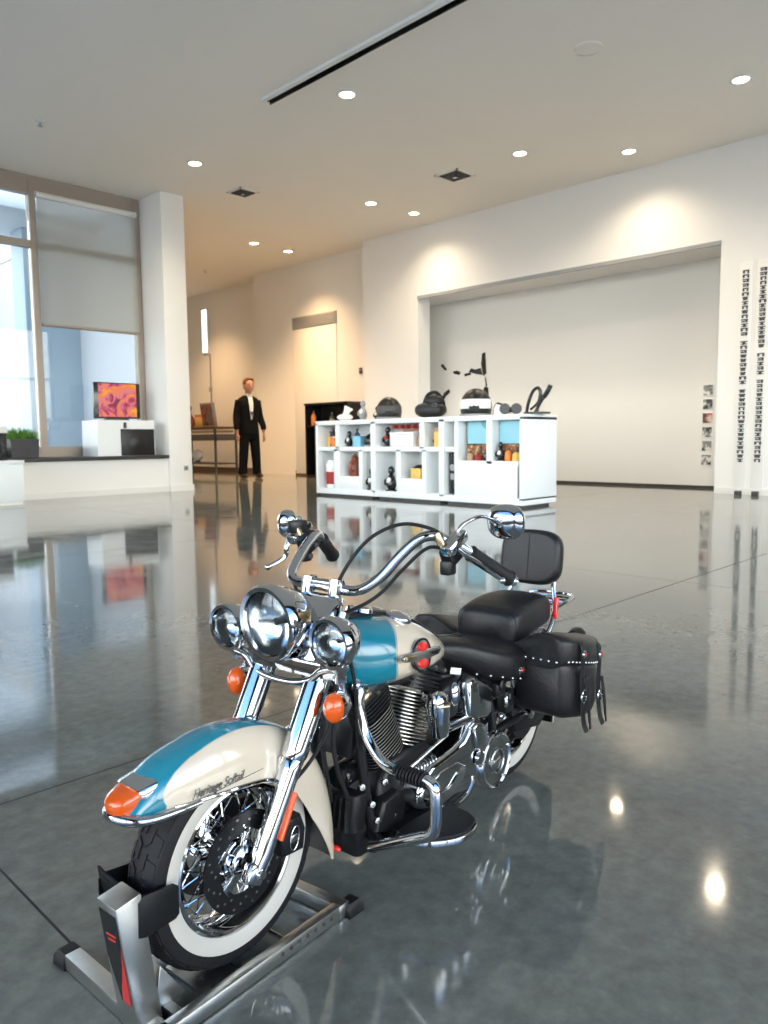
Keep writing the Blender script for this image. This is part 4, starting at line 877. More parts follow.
# ------------------------------------------------------------------ handlebar
lp = [(1.185, 0, 1.082), (1.182, .07, 1.080), (1.145, .12, 1.078), (1.098, .17, 1.118), (1.052, .22, 1.190), (1.012, .265, 1.243), (.977, .305, 1.256), (.935, .338, 1.232), (.895, .365, 1.210), (.690, .45, 1.072)]
rp_ = [(1.185, 0, 1.085), (1.182, -.07, 1.085), (1.168, -.15, 1.083), (1.150, -.195, 1.100), (1.100, -.222, 1.133), (1.034, -.25, 1.169), (.976, -.272, 1.196), (.925, -.292, 1.212), (.880, -.312, 1.200), (.70, -.41, 1.095)]
pts = catmull(rp_, 6)[::-1] + catmull(lp, 6)[1:]
bar = P(MB().tube(pts, .0185, 14), 'handlebar', 'chrome')
for s_ in (1, -1):
    m = MB().tube([(1.215, s_ * .062, 1.045), (1.200, s_ * .062, 1.115)], .020, 16).box((1.188, s_ * .062, 1.088), (.050, .040, .050), Matrix.Rotation(radians(15), 3, 'Y'), bev=.010); P(m, 'riser', 'chrome')
P(MB().tube([(1.197, -.062, 1.100), (1.197, .062, 1.100)], .012, 10), 'riser_bridge', 'chrome')
def sidebar(s_):
    Y = lambda x, y, z: V3((x, s_ * y, z))
    ga, gb = (Y(.895, .365, 1.210), Y(.690, .45, 1.072)) if s_ > 0 else (Y(.880, .312, 1.200), Y(.70, .41, 1.095))
    gd = (gb - ga).normalized(); g0 = ga + gd * .03
    m = MB().tube([g0, g0 + gd * .01, g0 + gd * .02, g0 + gd * .19, g0 + gd * .205, g0 + gd * .21], [.019, .029, .026, .0255, .030, .022], 18); g = P(m, 'grip', 'rubber')
    P(MB().lathe([(.024, 0), (.026, .004), (.018, .014), (0, .016)], g0 + gd * .21, gd, 18), 'end_cap', 'chrome', g)
    # switch housing, master cylinder and lever
    h0 = Y(.930, .345, 1.215) if s_ > 0 else Y(.955, .300, 1.205); sm = MB().box(h0 + V3((0, 0, -.020)), (.085, .048, .070), Matrix.Rotation(radians(28), 3, 'Y') , bev=.012).box(h0 + V3((.022, s_ * .0, -.066)), (.048, .040, .050), bev=.008); sw = P(sm, 'switch_housing', 'satin')
    m = MB().box(h0 + V3((.01, s_ * -.020, -.07)), (.022, .012, .018), bev=.003).box(h0 + V3((-.015, s_ * -.026, -.03)), (.020, .010, .016), bev=.003); P(m, 'switch_button', 'dk_grey', sw)
    mc = MB().box(h0 + V3((.020, s_ * .024, .018)), (.115, .046, .040), Matrix.Rotation(radians(28), 3, 'Y'), bev=.010); mcc = P(mc, 'lever_bracket', 'chrome')
    if s_ < 0: P(MB().box(h0 + V3((.045, s_ * .010, .045)), (.062, .050, .050), bev=.008), 'fluid_reservoir', 'satin', mcc)
    P(MB().box(h0 + V3((.062, -s_ * .005, .032)), (.020, .028, .050), Matrix.Rotation(radians(20), 3, 'X'), bev=.006), 'clamp_block', 'gold', mcc)
    L0 = h0 + V3((.045, s_ * .050, .004)); L1 = V3((.875, .410, 1.165)); L2 = V3((.775, .450, 1.090))
    if s_ < 0: L1, L2 = V3((1.020, -.365, 1.130)), V3((1.056, -.42, 1.091))
    m = MB().tube(catmull([L0, (L0 + L1) / 2 + V3((.006, 0, 0)), L1, L2], 5), [.009, .010, .010, .011, .0115, .012, .012, .012, .012, .011, .0105, .010, .0095, .009, .009, .010], 10, flat=.6).ell(L2, (.0125, .0125, .0125)); P(m, 'clutch_lever' if s_ > 0 else 'brake_lever', 'chrome', mcc)
    # mirror
    mc_ = Y(.718, .430, 1.286) if s_ > 0 else Y(.955, .410, 1.250)
    base = h0 + V3((.012, s_ * .030, .030))
    st = MB().tube(catmull([base, base + V3((-.012, s_ * .010, .045)), base + (mc_ - base) * .45 + V3((0, 0, .050 if s_ > 0 else .02)), mc_ + V3((.040, -s_ * .035, .012)), mc_ + V3((.012, 0, 0))], 6), .0065, 10)
    mr = P(st, 'mirror', 'chrome')
    fa = V3((-1, -s_ * .12, .08)).normalized(); x_, y_, _ = basis(fa); 
    up_ = (V3((0, 0, 1)) - fa * fa.z).normalized(); rg = up_.cross(fa)
    sec = []
    for d, k in ((.014, .97), (.010, 1.0), (-.004, 1.0), (-.018, .92), (-.030, .70), (-.038, .40), (-.040, .10)): sec.append([mc_ + fa * d + rg * a * k + up_ * b * k for a, b in sup(32, .068 if s_ > 0 else .042, .062 if s_ > 0 else .056, 2.5)])
    P(MB().loft(sec), 'mirror_shell', 'chrome', mr)
    P(MB().loft([[mc_ + fa * d + rg * a * k + up_ * b * k for a, b in sup(32, .068 if s_ > 0 else .042, .062 if s_ > 0 else .056, 2.5)] for d, k in ((.0142, .94), (.0150, .92))]), 'mirror_glass', 'steel', mr)
sidebar(1); sidebar(-1)
def cable(name, pts, r=.0062, m='rubber', par=None): return P(MB().tube(catmull(pts, 7), r, 8), name, m, par)
cable('control_cable', [(.945, .335, 1.250), (1.00, .295, 1.285), (1.05, .22, 1.295), (1.11, .14, 1.250), (1.165, .085, 1.160), (1.205, .055, 1.06), (1.21, .045, .98)])
cable('control_cable', [(.945, .345, 1.205), (.99, .290, 1.215), (1.04, .225, 1.145), (1.09, .18, 1.075), (1.13, .14, 1.035), (1.17, .10, 1.010), (1.20, .07, .99)])
cable('control_cable', [(.955, -.31, 1.19), (1.03, -.27, 1.145), (1.12, -.22, 1.09), (1.17, -.14, 1.03), (1.20, -.08, .98)])
cable('brake_hose', [(1.20, .10, .90), (1.25, .115, .78), (1.33, .14, .66), (1.40, .13, .58), (1.48, .12, .52), (1.51, .09, .42)], .006)
cable('control_cable', [(1.19, .06, .99), (1.205, .11, .90), (1.195, .135, .78), (1.180, .130, .66), (1.165, .12, .55), (1.14, .12, .42)], .0065)
cable('wiring_loom', [(1.20, .04, .92), (1.235, .085, .76), (1.255, .09, .60), (1.24, .095, .48), (1.20, .10, .38)], .008)
cable('wiring_loom', [(1.20, .00, .92), (1.255, .05, .72), (1.27, .06, .56), (1.235, .06, .36)], .007)

# ------------------------------------------------------------------ fuel tank
mb = MB(); sec = []
TK = [(1.205, .052, .93, .80), (1.192, .085, .945, .76), (1.165, .120, .955, .728), (1.11, .150, .960, .710), (1.02, .172, .955, .700), (.93, .178, .942, .696), (.84, .170, .920, .692), (.75, .150, .885, .690), (.67, .122, .845, .690), (.60, .090, .802, .694), (.545, .058, .765, .703), (.515, .024, .742, .715)]
def tank_pt(x, hw, top, bot, t):
    z0 = bot + (top - bot) * .42; c, s_ = cos(t), sin(t); e = 2 / 2.35
    yy = hw * abs(c) ** e * (1 if c >= 0 else -1); zz = (top - z0 if s_ > 0 else z0 - bot) * abs(s_) ** e * (1 if s_ >= 0 else -1); return V3((x, yy, z0 + zz))
xs = [p[0] for p in TK][::-1]
for i in range(56):
    x = .515 + (1.205 - .515) * (i / 55.); q = [smooth([(p[0], p[j]) for p in TK[::-1]], x) for j in (1, 2, 3)]
    sec.append([tank_pt(x, q[0], q[1], q[2], 2 * pi * k / 48) for k in range(48)])
mb.loft(sec); tk = P(mb, 'fuel_tank', 'tank', angle=60)
def tank_top(x): return smooth([(p[0], p[2]) for p in TK[::-1]], x)
for s_ in (1, -1):
    cx = V3((.868, s_ * .066, tank_top(.868) - .010)); P(MB().lathe([(0, .030), (.030, .027), (.048, .018), (.052, .010), (.050, .0), (.0, 0)], cx, (-.20, s_ * .22, 1), 32), 'filler_cap', 'chrome', tk)
m = MB(); m.loft([[V3((x, y * .034, tank_top(x) + .004 + z * .012)) for y, z in sup(16, 1, 1, 3)] for x in [.56 + .58 * k / 14 for k in range(15)]]); P(m, 'tank_console', 'satin', tk)
P(MB().lathe([(0, .022), (.040, .020), (.050, .012), (.052, 0), (0, 0)], (1.01, 0, tank_top(1.01) + .010), (-.25, 0, 1), 28), 'speedometer', 'chrome', tk)
# tank badge: round chrome medallion with red lobes and a wing bar each side
for s_ in (1, -1):
    bx = .880; QT = lambda x: [smooth([(p[0], p[j]) for p in TK[::-1]], x) for j in (1, 2, 3)]
    t0 = .06; c = tank_pt(bx, *QT(bx), t0); c.y *= s_; c2 = tank_pt(bx - .08, *QT(bx - .08), t0); c2.y *= s_
    ex = (c - c2); ex.z = 0; ex.normalize(); nrm = V3((-ex.y, ex.x, 0)); nrm = nrm if nrm.y * s_ > 0 else -nrm; nrm = (nrm + V3((0, 0, .10))).normalized(); ey = nrm.cross(ex); ey = ey if ey.z > 0 else -ey
    ex, ey = ex * cos(.12) + ey * sin(.12), ey * cos(.12) - ex * sin(.12)
    A = lambda a, b, d: c + ex * a + ey * b + nrm * (d + .004 - abs(a) * .05)
    em = P(MB().prism([(x, y) for x, y in sup(32, .064, .056, 2.2)], -.008, .009, A, bev=.005), 'tank_emblem', 'steel', tk)
    P(MB().tube([A(x * 1.0, y * 1.0, .007) for x, y in sup(40, .064, .056, 2.2)], .0045, 8, closed=True), 'tank_emblem_ring', 'satin', tk)
    P(MB().prism([(-.152, .006), (-.142, .016), (-.05, .018), (.05, .018), (.125, .014), (.145, .0), (.125, -.012), (.05, -.018), (-.05, -.018), (-.138, -.012)], -.008, .014, A, bev=.004), 'tank_emblem_bar', 'steel', tk)
    for b_ in (.030, -.030): P(MB().prism([(x, y + b_) for x, y in sup(20, .036, .017, 2.1)], .006, .0155, A, bev=.004), 'tank_emblem_jewel', 'red_lens', tk)
    for q0, q1 in ((-.135, -.06), (.06, .125)): P(MB().prism([(q0, -.005), (q1, -.007), (q1, .007), (q0, .006)], .012, .017, A, bev=.001), 'tank_emblem_inlay', 'satin' if q0 < 0 else 'gold', tk)

# ------------------------------------------------------------------ seats and backrest
def dome(name, secs, m, n=28, e=3., parent=None):
    """secs: (x, half width, top z, bottom z)"""
    mb = MB(); S_ = []
    for x, hw, zt, zb in secs: S_.append([V3((x, a, (zt + zb) / 2 + b)) for a, b in sup(n, hw, (zt - zb) / 2, e)])
    mb.loft(S_); return P(mb, name, m, parent, 60)
def dsm(T, n):
    T = sorted(T); x0, x1 = T[0][0], T[-1][0]; return [(x0 + (x1 - x0) * k / n,) + tuple(smooth([(p[0], p[j]) for p in T], x0 + (x1 - x0) * k / n) for j in (1, 2, 3)) for k in range(n + 1)]
st = dome('rider_seat', dsm([(.665, .045, .762, .715), (.64, .070, .778, .700), (.58, .098, .780, .685), (.49, .140, .770, .640), (.39, .185, .748, .575), (.29, .210, .722, .535), (.21, .216, .706, .515), (.13, .210, .702, .520), (.08, .185, .700, .540)], 22), 'leather', e=2.9)
m = MB()
for s_ in (1, -1):
    for k in range(5):
        x = .46 - .062 * k; q = [smooth(sorted([(.57, .098), (.48, .140), (.38, .185), (.28, .210), (.20, .214)]), x)][0]
        m.ell((x, s_ * (q + .002), .625 - (.46 - x) * .28), (.006, .006, .006), seg=10, rings=6)
P(m, 'seat_studs', 'chrome', st)
for s_ in (1, -1):
    c = V3((.20, s_ * .212, .590)); P(MB().lathe([(0, .010), (.014, .008), (.019, 0), (0, 0)], c, (0, s_, 0), 18), 'seat_concho', 'chrome', st); P(MB().lathe([(0, .013), (.008, .012), (.009, .008)], c, (0, s_, 0), 14), 'concho_jewel', 'red_lens', st)
P(MB().tube(catmull([(.54, .02, .776), (.46, .03, .765), (.38, .035, .745), (.33, 0, .734), (.38, -.035, .745), (.46, -.03, .765), (.54, -.02, .776)], 4), .0035, 6), 'seat_seam', 'leather', st)
ps = dome('passenger_seat', dsm([(.150, .125, .790, .655), (.145, .142, .808, .645), (.120, .152, .824, .640), (.06, .155, .840, .640), (-.04, .152, .850, .668), (-.15, .146, .848, .680), (-.22, .138, .838, .692), (-.25, .110, .82, .712)], 24), 'leather', e=4.)
m = MB().tube([V3((.128, y * .150, .728 + z * .088)) for y, z in sup(36, 1, 1, 4.)], .0045, 6, closed=True)
P(m, 'seat_piping', 'leather', ps)
# backrest pad on a chrome sissy bar
bc = V3((-.292, 0, .998)); tl = radians(-8)
R_ = Matrix.Rotation(tl, 3, 'Y')
mb = MB(); S_ = []
for d, k in ((.040, .84), (.038, .92), (.026, .985), (.0, 1.), (-.026, .985), (-.036, .93), (-.038, .86)): S_.append([bc + R_ @ V3((d, a * k, b * (1 - (1 - k) * 1.1))) for a, b in sup(44, .158, .134, 3.4)])
mb.loft(S_); pad = P(mb, 'backrest_pad', 'leather', angle=60)
P(MB().tube([bc + R_ @ V3((.041, 0, .112)), bc + R_ @ V3((.043, 0, 0)), bc + R_ @ V3((.041, 0, -.112))], .003, 6), 'pad_seam', 'leather', pad)
m = MB()
for s_ in (1, -1): m.tube(catmull([(-.10, s_ * .150, .62), (-.20, s_ * .150, .69), (-.265, s_ * .138, .76), (-.305, s_ * .110, .86), (-.335, s_ * .10, .96), (-.345, s_ * .07, 1.04), (-.35, 0, 1.06)], 5), .012, 10)
sb = P(m, 'sissy_bar', 'chrome')
m = MB()
for s_ in (1, -1): m.tube(catmull([(-.27, s_ * .125, .755), (-.36, s_ * .13, .765), (-.50, s_ * .12, .775), (-.55, s_ * .07, .778), (-.555, 0, .778)], 5), .009, 8)
for k in range(4): m.tube([(-.33 - .06 * k, -.125, .768), (-.33 - .06 * k, .125, .768)], .006, 8)
P(m, 'luggage_rack', 'chrome')
# ------------------------------------------------------------------ rear fender, strut, lamps
def rf(ph, th, ins=0.):
    r = (.385 + .02 * cos(radians(ph - 100))) - ins; rs = .27 + max(0, (ph - 150)) * .0012; t = radians(th); e = 2 / 3.
    c, s_ = abs(cos(t)) ** e, abs(sin(t)) ** e * (1 if th >= 0 else -1); rr = rs + (r - rs) * c; a = radians(ph); return RAX + V3((cos(a) * rr, (.112 - ins) * s_, sin(a) * rr))
mb = MB(); ph_ = [45 + 160 * k / 40 for k in range(41)]; th_ = [-90 + 180 * k / 24 for k in range(25)]
for ins, base in ((0, 0), (.004, 1)):
    V = [rf(p, t, ins) for p in ph_ for t in th_]; F = [[i * 25 + k, i * 25 + k + 1, (i + 1) * 25 + k + 1, (i + 1) * 25 + k] for i in range(40) for k in range(24)]
    mb.add(V, F, [(0 if 9 <= k <= 14 else 1) if ins == 0 else 2 for i in range(40) for k in range(24)])
rfn = P(mb, 'rear_fender', [M['teal'], M['cream'], M['satin']], angle=50)
for s_ in (1, -1):
    m = MB().prism([(.28, .585), (.20, .665), (.05, .715), (-.12, .705), (-.26, .650), (-.27, .612), (-.12, .650), (.05, .655), (.20, .60)], .0, .022, lambda a, b, d: V3((a, s_ * (.116 + d), b)), bev=.006); P(m, 'fender_strut', 'chrome', rfn)
m = MB().box((-.245, .152, .770), (.016, .024, .105), Matrix.Rotation(radians(-12), 3, 'Y'), bev=.005); P(m, 'side_marker', 'red_lens', rfn)
m = MB().box((-.245, -.152, .770), (.016, .024, .105), Matrix.Rotation(radians(-12), 3, 'Y'), bev=.005); P(m, 'side_marker', 'red_lens', rfn)
m = MB().box((-.42, 0, .545), (.06, .13, .07), bev=.02); P(m, 'tail_lamp', 'red_lens', rfn)
for s_ in (1, -1):
    m = MB().lathe([(0, .05), (.034, .046), (.038, .02), (.03, -.02), (0, -.03)], (-.36, s_ * .20, .62), (-1, 0, 0), 20).tube([(-.34, s_ * .10, .615), (-.35, s_ * .19, .62)], .012, 8); P(m, 'rear_signal', 'satin', rfn)
# ------------------------------------------------------------------ saddlebags
def saddlebag(s_):
    S_ = []; L_ = []
    T = [(.155, .165, .370, .415, .628), (.145, .158, .383, .402, .632), (.08, .155, .397, .370, .620), (-.04, .155, .405, .340, .592), (-.13, .155, .398, .328, .572), (-.215, .160, .374, .338, .553), (-.228, .172, .354, .358, .548)]
    def sq(x, y0, y1, z0, z1, n=32, e=4.5): return [V3((x, s_ * ((y0 + y1) / 2 + a), (z0 + z1) / 2 + b)) for a, b in sup(n, (y1 - y0) / 2, (z1 - z0) / 2, e)]
    for x, y0, y1, zb, zt in T: S_.append(sq(x, y0, y1, zb, zt + .02))
    bag = P(MB().loft(S_), 'saddlebag', 'leather', angle=55)
    for x, y0, y1, zb, zt in T:
        k = .008; top = zt + .118; e = []
        for a, b in sup(32, (y1 - y0) / 2 + k, .072, 4.): 
            z = zt + .048 + b
            if b > 0: z -= max(0, ((y0 + y1) / 2 - (a + (y0 + y1) / 2)) / (y1 - y0)) * .10 * (b / .07)
            e.append(V3((x + (k if x > .1 else (-k if x < -.2 else 0)), s_ * ((y0 + y1) / 2 + a), z)))
        L_.append(e)
    P(MB().loft(L_), 'lid', 'leather', bag, 55)
    m = MB()
    for i, (x, y0, y1, zb, zt) in enumerate(T[2:-1]): pass
    def lidpt(x): 
        g_ = sorted([(q[0], q[2]) for q in T]); h_ = sorted([(q[0], q[4]) for q in T]); return smooth(g_, x), smooth(h_, x)
    for k in range(13):
        x = .13 - .0265 * k; y, z = lidpt(x); m.ell((x, s_ * (y + .010), z + .008), (.0065, .0065, .0065), seg=10, rings=6)
    for k in range(6): m.ell((.167, s_ * (.180 + .036 * k), .640), (.0065, .0065, .0065), seg=10, rings=6)
    P(m, 'lid_studs', 'chrome', bag)
    for xs_ in (.035, -.165):
        y, z = lidpt(xs_); zb = lerp(sorted([(q[0], q[3]) for q in T]), xs_)
        path = catmull([(xs_, s_ * (y - .03), z + .106), (xs_, s_ * (y + .012), z + .085), (xs_, s_ * (y + .018), z + .03), (xs_, s_ * (y + .014), z - .09), (xs_ - .004, s_ * (y + .016), z - .18), (xs_ - .008, s_ * (y + .022), zb - .01), (xs_ - .012, s_ * (y + .034), zb - .045)], 5)
        sec = [[p + V3((a, s_ * b, 0)) for a, b in sup(10, .017, .0045, 4)] for p in path]; sp_ = P(MB().loft(sec), 'strap', 'leather', bag)
        c = V3((xs_ - .002, s_ * (y + .024), z - .14)); m = MB().tube([c + V3((.026 * cos(2 * pi * k / 20), 0, .026 * sin(2 * pi * k / 20))) for k in range(20)], .0045, 8, closed=True).tube([c + V3((-.024, 0, 0)), c + V3((.024, 0, .0))], .003, 6); P(m, 'strap_buckle', 'chrome', bag)
        c = V3((xs_, s_ * (y + .024), z + .045)); P(MB().lathe([(0, .008), (.014, .006), (.018, 0), (0, 0)], c, (0, s_, 0), 16), 'strap_concho', 'chrome', bag); P(MB().lathe([(0, .0105), (.007, .0095), (.008, .006)], c, (0, s_, 0), 12), 'concho_jewel', 'red_lens', bag)
        for dx, dl in ((-.030, .0), (-.046, .03)): P(MB().loft([[p + V3((dx * .6 + a, s_ * b, 0)) for a, b in sup(8, .007, .003, 4)] for p in catmull([(xs_, s_ * (y + .020), z - .06), (xs_ - .004, s_ * (y + .030), z - .14), (xs_ - .016, s_ * (y + .036), zb - .012 - dl)], 5)]), 'strap_tail', 'leather', bag)
saddlebag(1); saddlebag(-1)

# ------------------------------------------------------------------ engine: crankcase, two finned cylinders in a V, heads and rocker covers
crank = V3((.868, 0, .265))
m = MB().prism([(-.16, -.11), (.14, -.12), (.19, -.03), (.17, .10), (.10, .17), (-.10, .17), (-.20, .10), (-.21, -.02)], -.115, .115, lambda a, b, d: crank + V3((a, d, b)), bev=.025); eng = P(m, 'crankcase', 'satin')
m = MB().box((.92, 0, .155), (.34, .17, .10), bev=.025).box((.60, 0, .24), (.34, .20, .22), bev=.03).box((1.085, .02, .20), (.14, .17, .15), bev=.025); P(m, 'transmission_case', 'satin', eng)
for ang, nm in ((radians(22.5), 'front_cylinder'), (radians(-22.5), 'rear_cylinder')):
    ax_ = V3((sin(ang), 0, cos(ang))); xx = V3((cos(ang), 0, -sin(ang))); yy = V3((0, 1, 0))
    m = MB().lathe([(.064, .15), (.064, .36)], crank, ax_, 32)
    for k in range(15):
        d = .172 + .0135 * k; w_ = .098
        S_ = [[crank + ax_ * (d + dz) + xx * a * kk + yy * b * kk for a, b in sup(40, w_, w_ * 1.02, 3.2)] for dz, kk in ((-.0028, .97), (-.0018, 1.), (.0018, 1.), (.0028, .97))]
        o_ = len(m.f); m.loft(S_); 
        for i in range(o_, len(m.f)):
            if o_ + 40 <= i < o_ + 80: m.m[i] = 1
    cy = P(m, nm, [M['satin'], M['fin_edge']], angle=30)
    m = MB()
    for k in range(5):
        d = .385 + .015 * k; m.loft([[crank + ax_ * (d + dz) + xx * a + yy * b for a, b in sup(32, .100, .104, 4)] for dz in (-.004, .004)])
    m.loft([[crank + ax_ * d + xx * a + yy * b for a, b in sup(24, .082, .085, 4)] for d in (.375, .455)]); P(m, 'cylinder_head', 'satin', cy)
    m = MB().loft([[crank + ax_ * d + xx * a * k + yy * b * k for a, b in sup(32, .098, .108, 4.5)] for d, k in ((.458, 1.), (.488, 1.), (.505, .93), (.510, .8))]); P(m, 'rocker_cover', 'satin', cy)
    for a_, b_ in ((.07, .105), (-.07, .105), (0, .112)): P(MB().lathe([(0, .012), (.009, .012), (.010, 0)], crank + ax_ * .47 + xx * a_ + yy * (b_ - .008), (0, 1, 0), 8), 'cover_bolt', 'steel', cy)
    ex_ = crank + ax_ * .415 + xx * .09 * (1 if ang > 0 else -1)
# intake / gold bracket by the front head
P(MB().tube(catmull([(1.145, .085, .655), (1.12, .100, .690), (1.09, .105, .715)], 4), [.012, .016, .018, .02, .022, .022, .022, .02, .016], 10), 'head_bracket', 'gold', eng)
# horn cover on a bracket between the cylinders
hc = V3((.760, .170, .545)); S_ = []
for z, a_, b_ in ((-.088, .022, .016), (-.082, .034, .026), (-.055, .041, .034), (.0, .045, .038), (.045, .047, .040), (.075, .042, .036), (.092, .028, .024), (.097, .008, .008)): S_.append([hc + V3((a + z * .12, b, z)) for a, b in sup(28, a_, b_, 2.6)])
hn = P(MB().loft(S_), 'horn_cover', 'chrome'); P(MB().box(hc + V3((-.0, -.055, .03)), (.03, .10, .02), bev=.004), 'horn_bracket', 'satin', hn)
P(MB().tube([hc + V3((-.042, .028, .040)), hc + V3((0, .047, .044)), hc + V3((.042, .028, .046))], .006, 8), 'horn_band', 'gold', hn)
# chrome side cover above the transmission (battery / oil tank) and starter
m = MB().prism([(.555, .615), (.51, .630), (.400, .580), (.355, .545), (.360, .440), (.40, .425), (.52, .445), (.555, .47)], .10, .172, ZX, bev=.022); sc_ = P(m, 'side_cover', 'chrome')
m = MB().prism([(.70, .600), (.56, .640), (.55, .48), (.68, .47)], .06, .13, ZX, bev=.02); P(m, 'side_cover_black', 'satin', sc_)
P(MB().tube([(.66, .148, .462), (.53, .160, .462)], .018, 14).ell((.60, .135, .575), (.028, .022, .05)), 'starter_cover', 'chrome', sc_)
P(MB().bar((.60, .118, .668), (.55, .134, .655), .004, .026, .001), 'frame_label_plate', 'white_plastic', sc_)
# ------------------------------------------------------------------ primary drive cover with round clutch cover
prim = [(.90, .255), (.892, .300), (.865, .345), (.82, .372), (.76, .378), (.66, .388), (.60, .402), (.55, .445), (.515, .462), (.475, .455), (.44, .40), (.385, .362), (.310, .325), (.275, .275), (.268, .215), (.300, .155), (.360, .122), (.43, .128), (.52, .175), (.66, .195), (.80, .185), (.85, .195), (.885, .222)]
pr = P(MB().prism(prim, .095, .185, ZX, bev=.024, seg=4), 'primary_cover', 'chrome', angle=45)
dc_ = V3((.378, .185, .245)); m = MB().lathe([(.122, -.012), (.122, .006), (.116, .016), (.108, .018), (.100, .012), (.090, .012), (.0, .016)], dc_, (0, 1, 0), 52); P(m, 'clutch_cover', 'chrome', pr)
for k in range(5): a = 2 * pi * k / 5 + .3; P(MB().lathe([(0, .010), (.006, .009), (.007, 0)], dc_ + V3((cos(a) * .105, .012, sin(a) * .105)), (0, 1, 0), 10), 'cover_screw', 'steel', pr)
m = MB().lathe([(.052, .0), (.054, .004), (.048, .006), (.044, .002)], dc_ + V3((0, .016, 0)), (0, 1, 0), 36, closed=True).box(dc_ + V3((0, .018, 0)), (.060, .004, .018), bev=.002); P(m, 'clutch_emblem', 'steel', pr)
m = MB().prism([(.56, .440), (.515, .452), (.478, .440), (.430, .352), (.470, .300), (.535, .352)], .18, .200, ZX, bev=.010); P(m, 'inspection_cover', 'chrome', pr)
P(MB().lathe([(0, .016), (.024, .014), (.030, .006), (.030, 0), (0, 0)], (.505, .190, .300), (0, 1, 0), 24), 'fill_plug', 'chrome', pr)
m = MB().prism([(.815, .325), (.77, .335), (.66, .335), (.60, .300), (.62, .245), (.70, .232), (.80, .240), (.83, .285)], .183, .1935, ZX, bev=.005); P(m, 'primary_inset', 'chrome', pr)
# shift rod and levers
P(MB().tube([(.965, .165, .395), (.70, .170, .452)], .0065, 8).ell((.965, .165, .395), (.012, .012, .012)).tube([(.965, .165, .395), (.960, .150, .340)], .009, 8), 'shift_rod', 'steel')
P(MB().tube(catmull([(.865, .215, .285), (.83, .225, .232), (.74, .235, .205), (.66, .235, .215), (.615, .232, .245), (.60, .225, .265)], 5), .008, 8), 'heel_shifter', 'chrome')
P(MB().tube(catmull([(1.02, .225, .345), (.985, .225, .300), (.93, .225, .275)], 4), .010, 8).ell((1.025, .225, .35), (.022, .03, .022)), 'toe_shifter', 'rubber')
# coil spring stack by the primary
P(MB().tube([V3((.90 - .0016 * k, .150 + .017 * cos(k * .55), .372 + .017 * sin(k * .55))) for k in range(90)], .0045, 6), 'clutch_cable_spring', 'steel')

# ------------------------------------------------------------------ frame, guard, boards, regulator, swing arm, exhaust
fr = MB()
for s_ in (1, -1):
    fr.tube(catmull([(1.27, s_ * .03, .90), (1.205, s_ * .075, .76), (1.150, s_ * .105, .60), (1.115, s_ * .110, .35), (1.07, s_ * .115, .19), (.98, s_ * .115, .135), (.70, s_ * .115, .13), (.45, s_ * .115, .16), (.30, s_ * .12, .26)], 6), .019, 12)
    fr.tube(catmull([(1.24, s_ * .03, .88), (1.0, s_ * .04, .72), (.70, s_ * .06, .655), (.45, s_ * .11, .60), (.32, s_ * .13, .45), (.30, s_ * .13, .28)], 6), .018, 12)
    fr.tube(catmull([(.33, s_ * .11, .30), (.16, s_ * .125, .325), (0, s_ * .125, .325)], 5), .020, 12); fr.tube(catmull([(.40, s_ * .12, .58), (.22, s_ * .12, .50), (.02, s_ * .125, .34)], 5), .016, 12)
fr.lathe([(0, -.09), (.034, -.09), (.036, -.08), (.034, .0), (.036, .08), (.034, .09), (0, .09)], (1.265, 0, .93), (-.5, 0, .86), 24); frm = P(fr, 'frame', 'satin')
P(MB().lathe([(0, .03), (.022, .028), (.026, .01), (.026, -.02)], (0, .135, .325), (0, 1, 0), 20), 'axle_nut', 'chrome', frm)
P(MB().lathe([(.0, -.012), (.118, -.012), (.122, .0), (.118, .012), (.06, .012), (.05, .018), (0, .018)], (0, .108, .325), (0, 1, 0), 48).bar((.0, .100, .42), (.40, .118, .37), .022, .008).bar((.0, .100, .23), (.40, .118, .19), .022, .008), 'drive_belt', 'rubber', frm)
P(MB().prism([(.14, .375), (-.10, .385), (-.185, .345), (-.205, .275), (-.13, .225), (.10, .265)], .108, .134, ZX, bev=.008), 'axle_plate', 'satin', frm)
P(MB().prism([(.30, .39), (.20, .44), (.0, .45), (-.10, .40), (-.09, .385), (.0, .425), (.20, .415), (.29, .37)], .09, .13, ZX, bev=.006), 'belt_guard', 'satin', frm)
for z, x, h_ in ((.40, .22, .10), (.47, .29, .06)): P(MB().box((x, .150, z + .05), (.07, .05, h_), bev=.012).ell((x + .01, .178, z + .07), (.018, .008, .026)), 'side_bracket', 'satin', frm)
P(MB().ell((.245, .168, .455), (.016, .010, .030)).ell((.285, .165, .400), (.010, .008, .012)), 'bracket_cap', 'chrome', frm)
gp = catmull([(1.150, .105, .748), (1.152, .118, .735), (1.16, .128, .665), (1.16, .150, .592), (1.16, .204, .528), (1.16, .258, .503), (1.16, .336, .500), (1.16, .405, .500), (1.16, .428, .488), (1.16, .436, .455), (1.16, .434, .365), (1.16, .414, .325), (1.158, .372, .302), (1.155, .290, .260), (1.15, .165, .198)], 5)
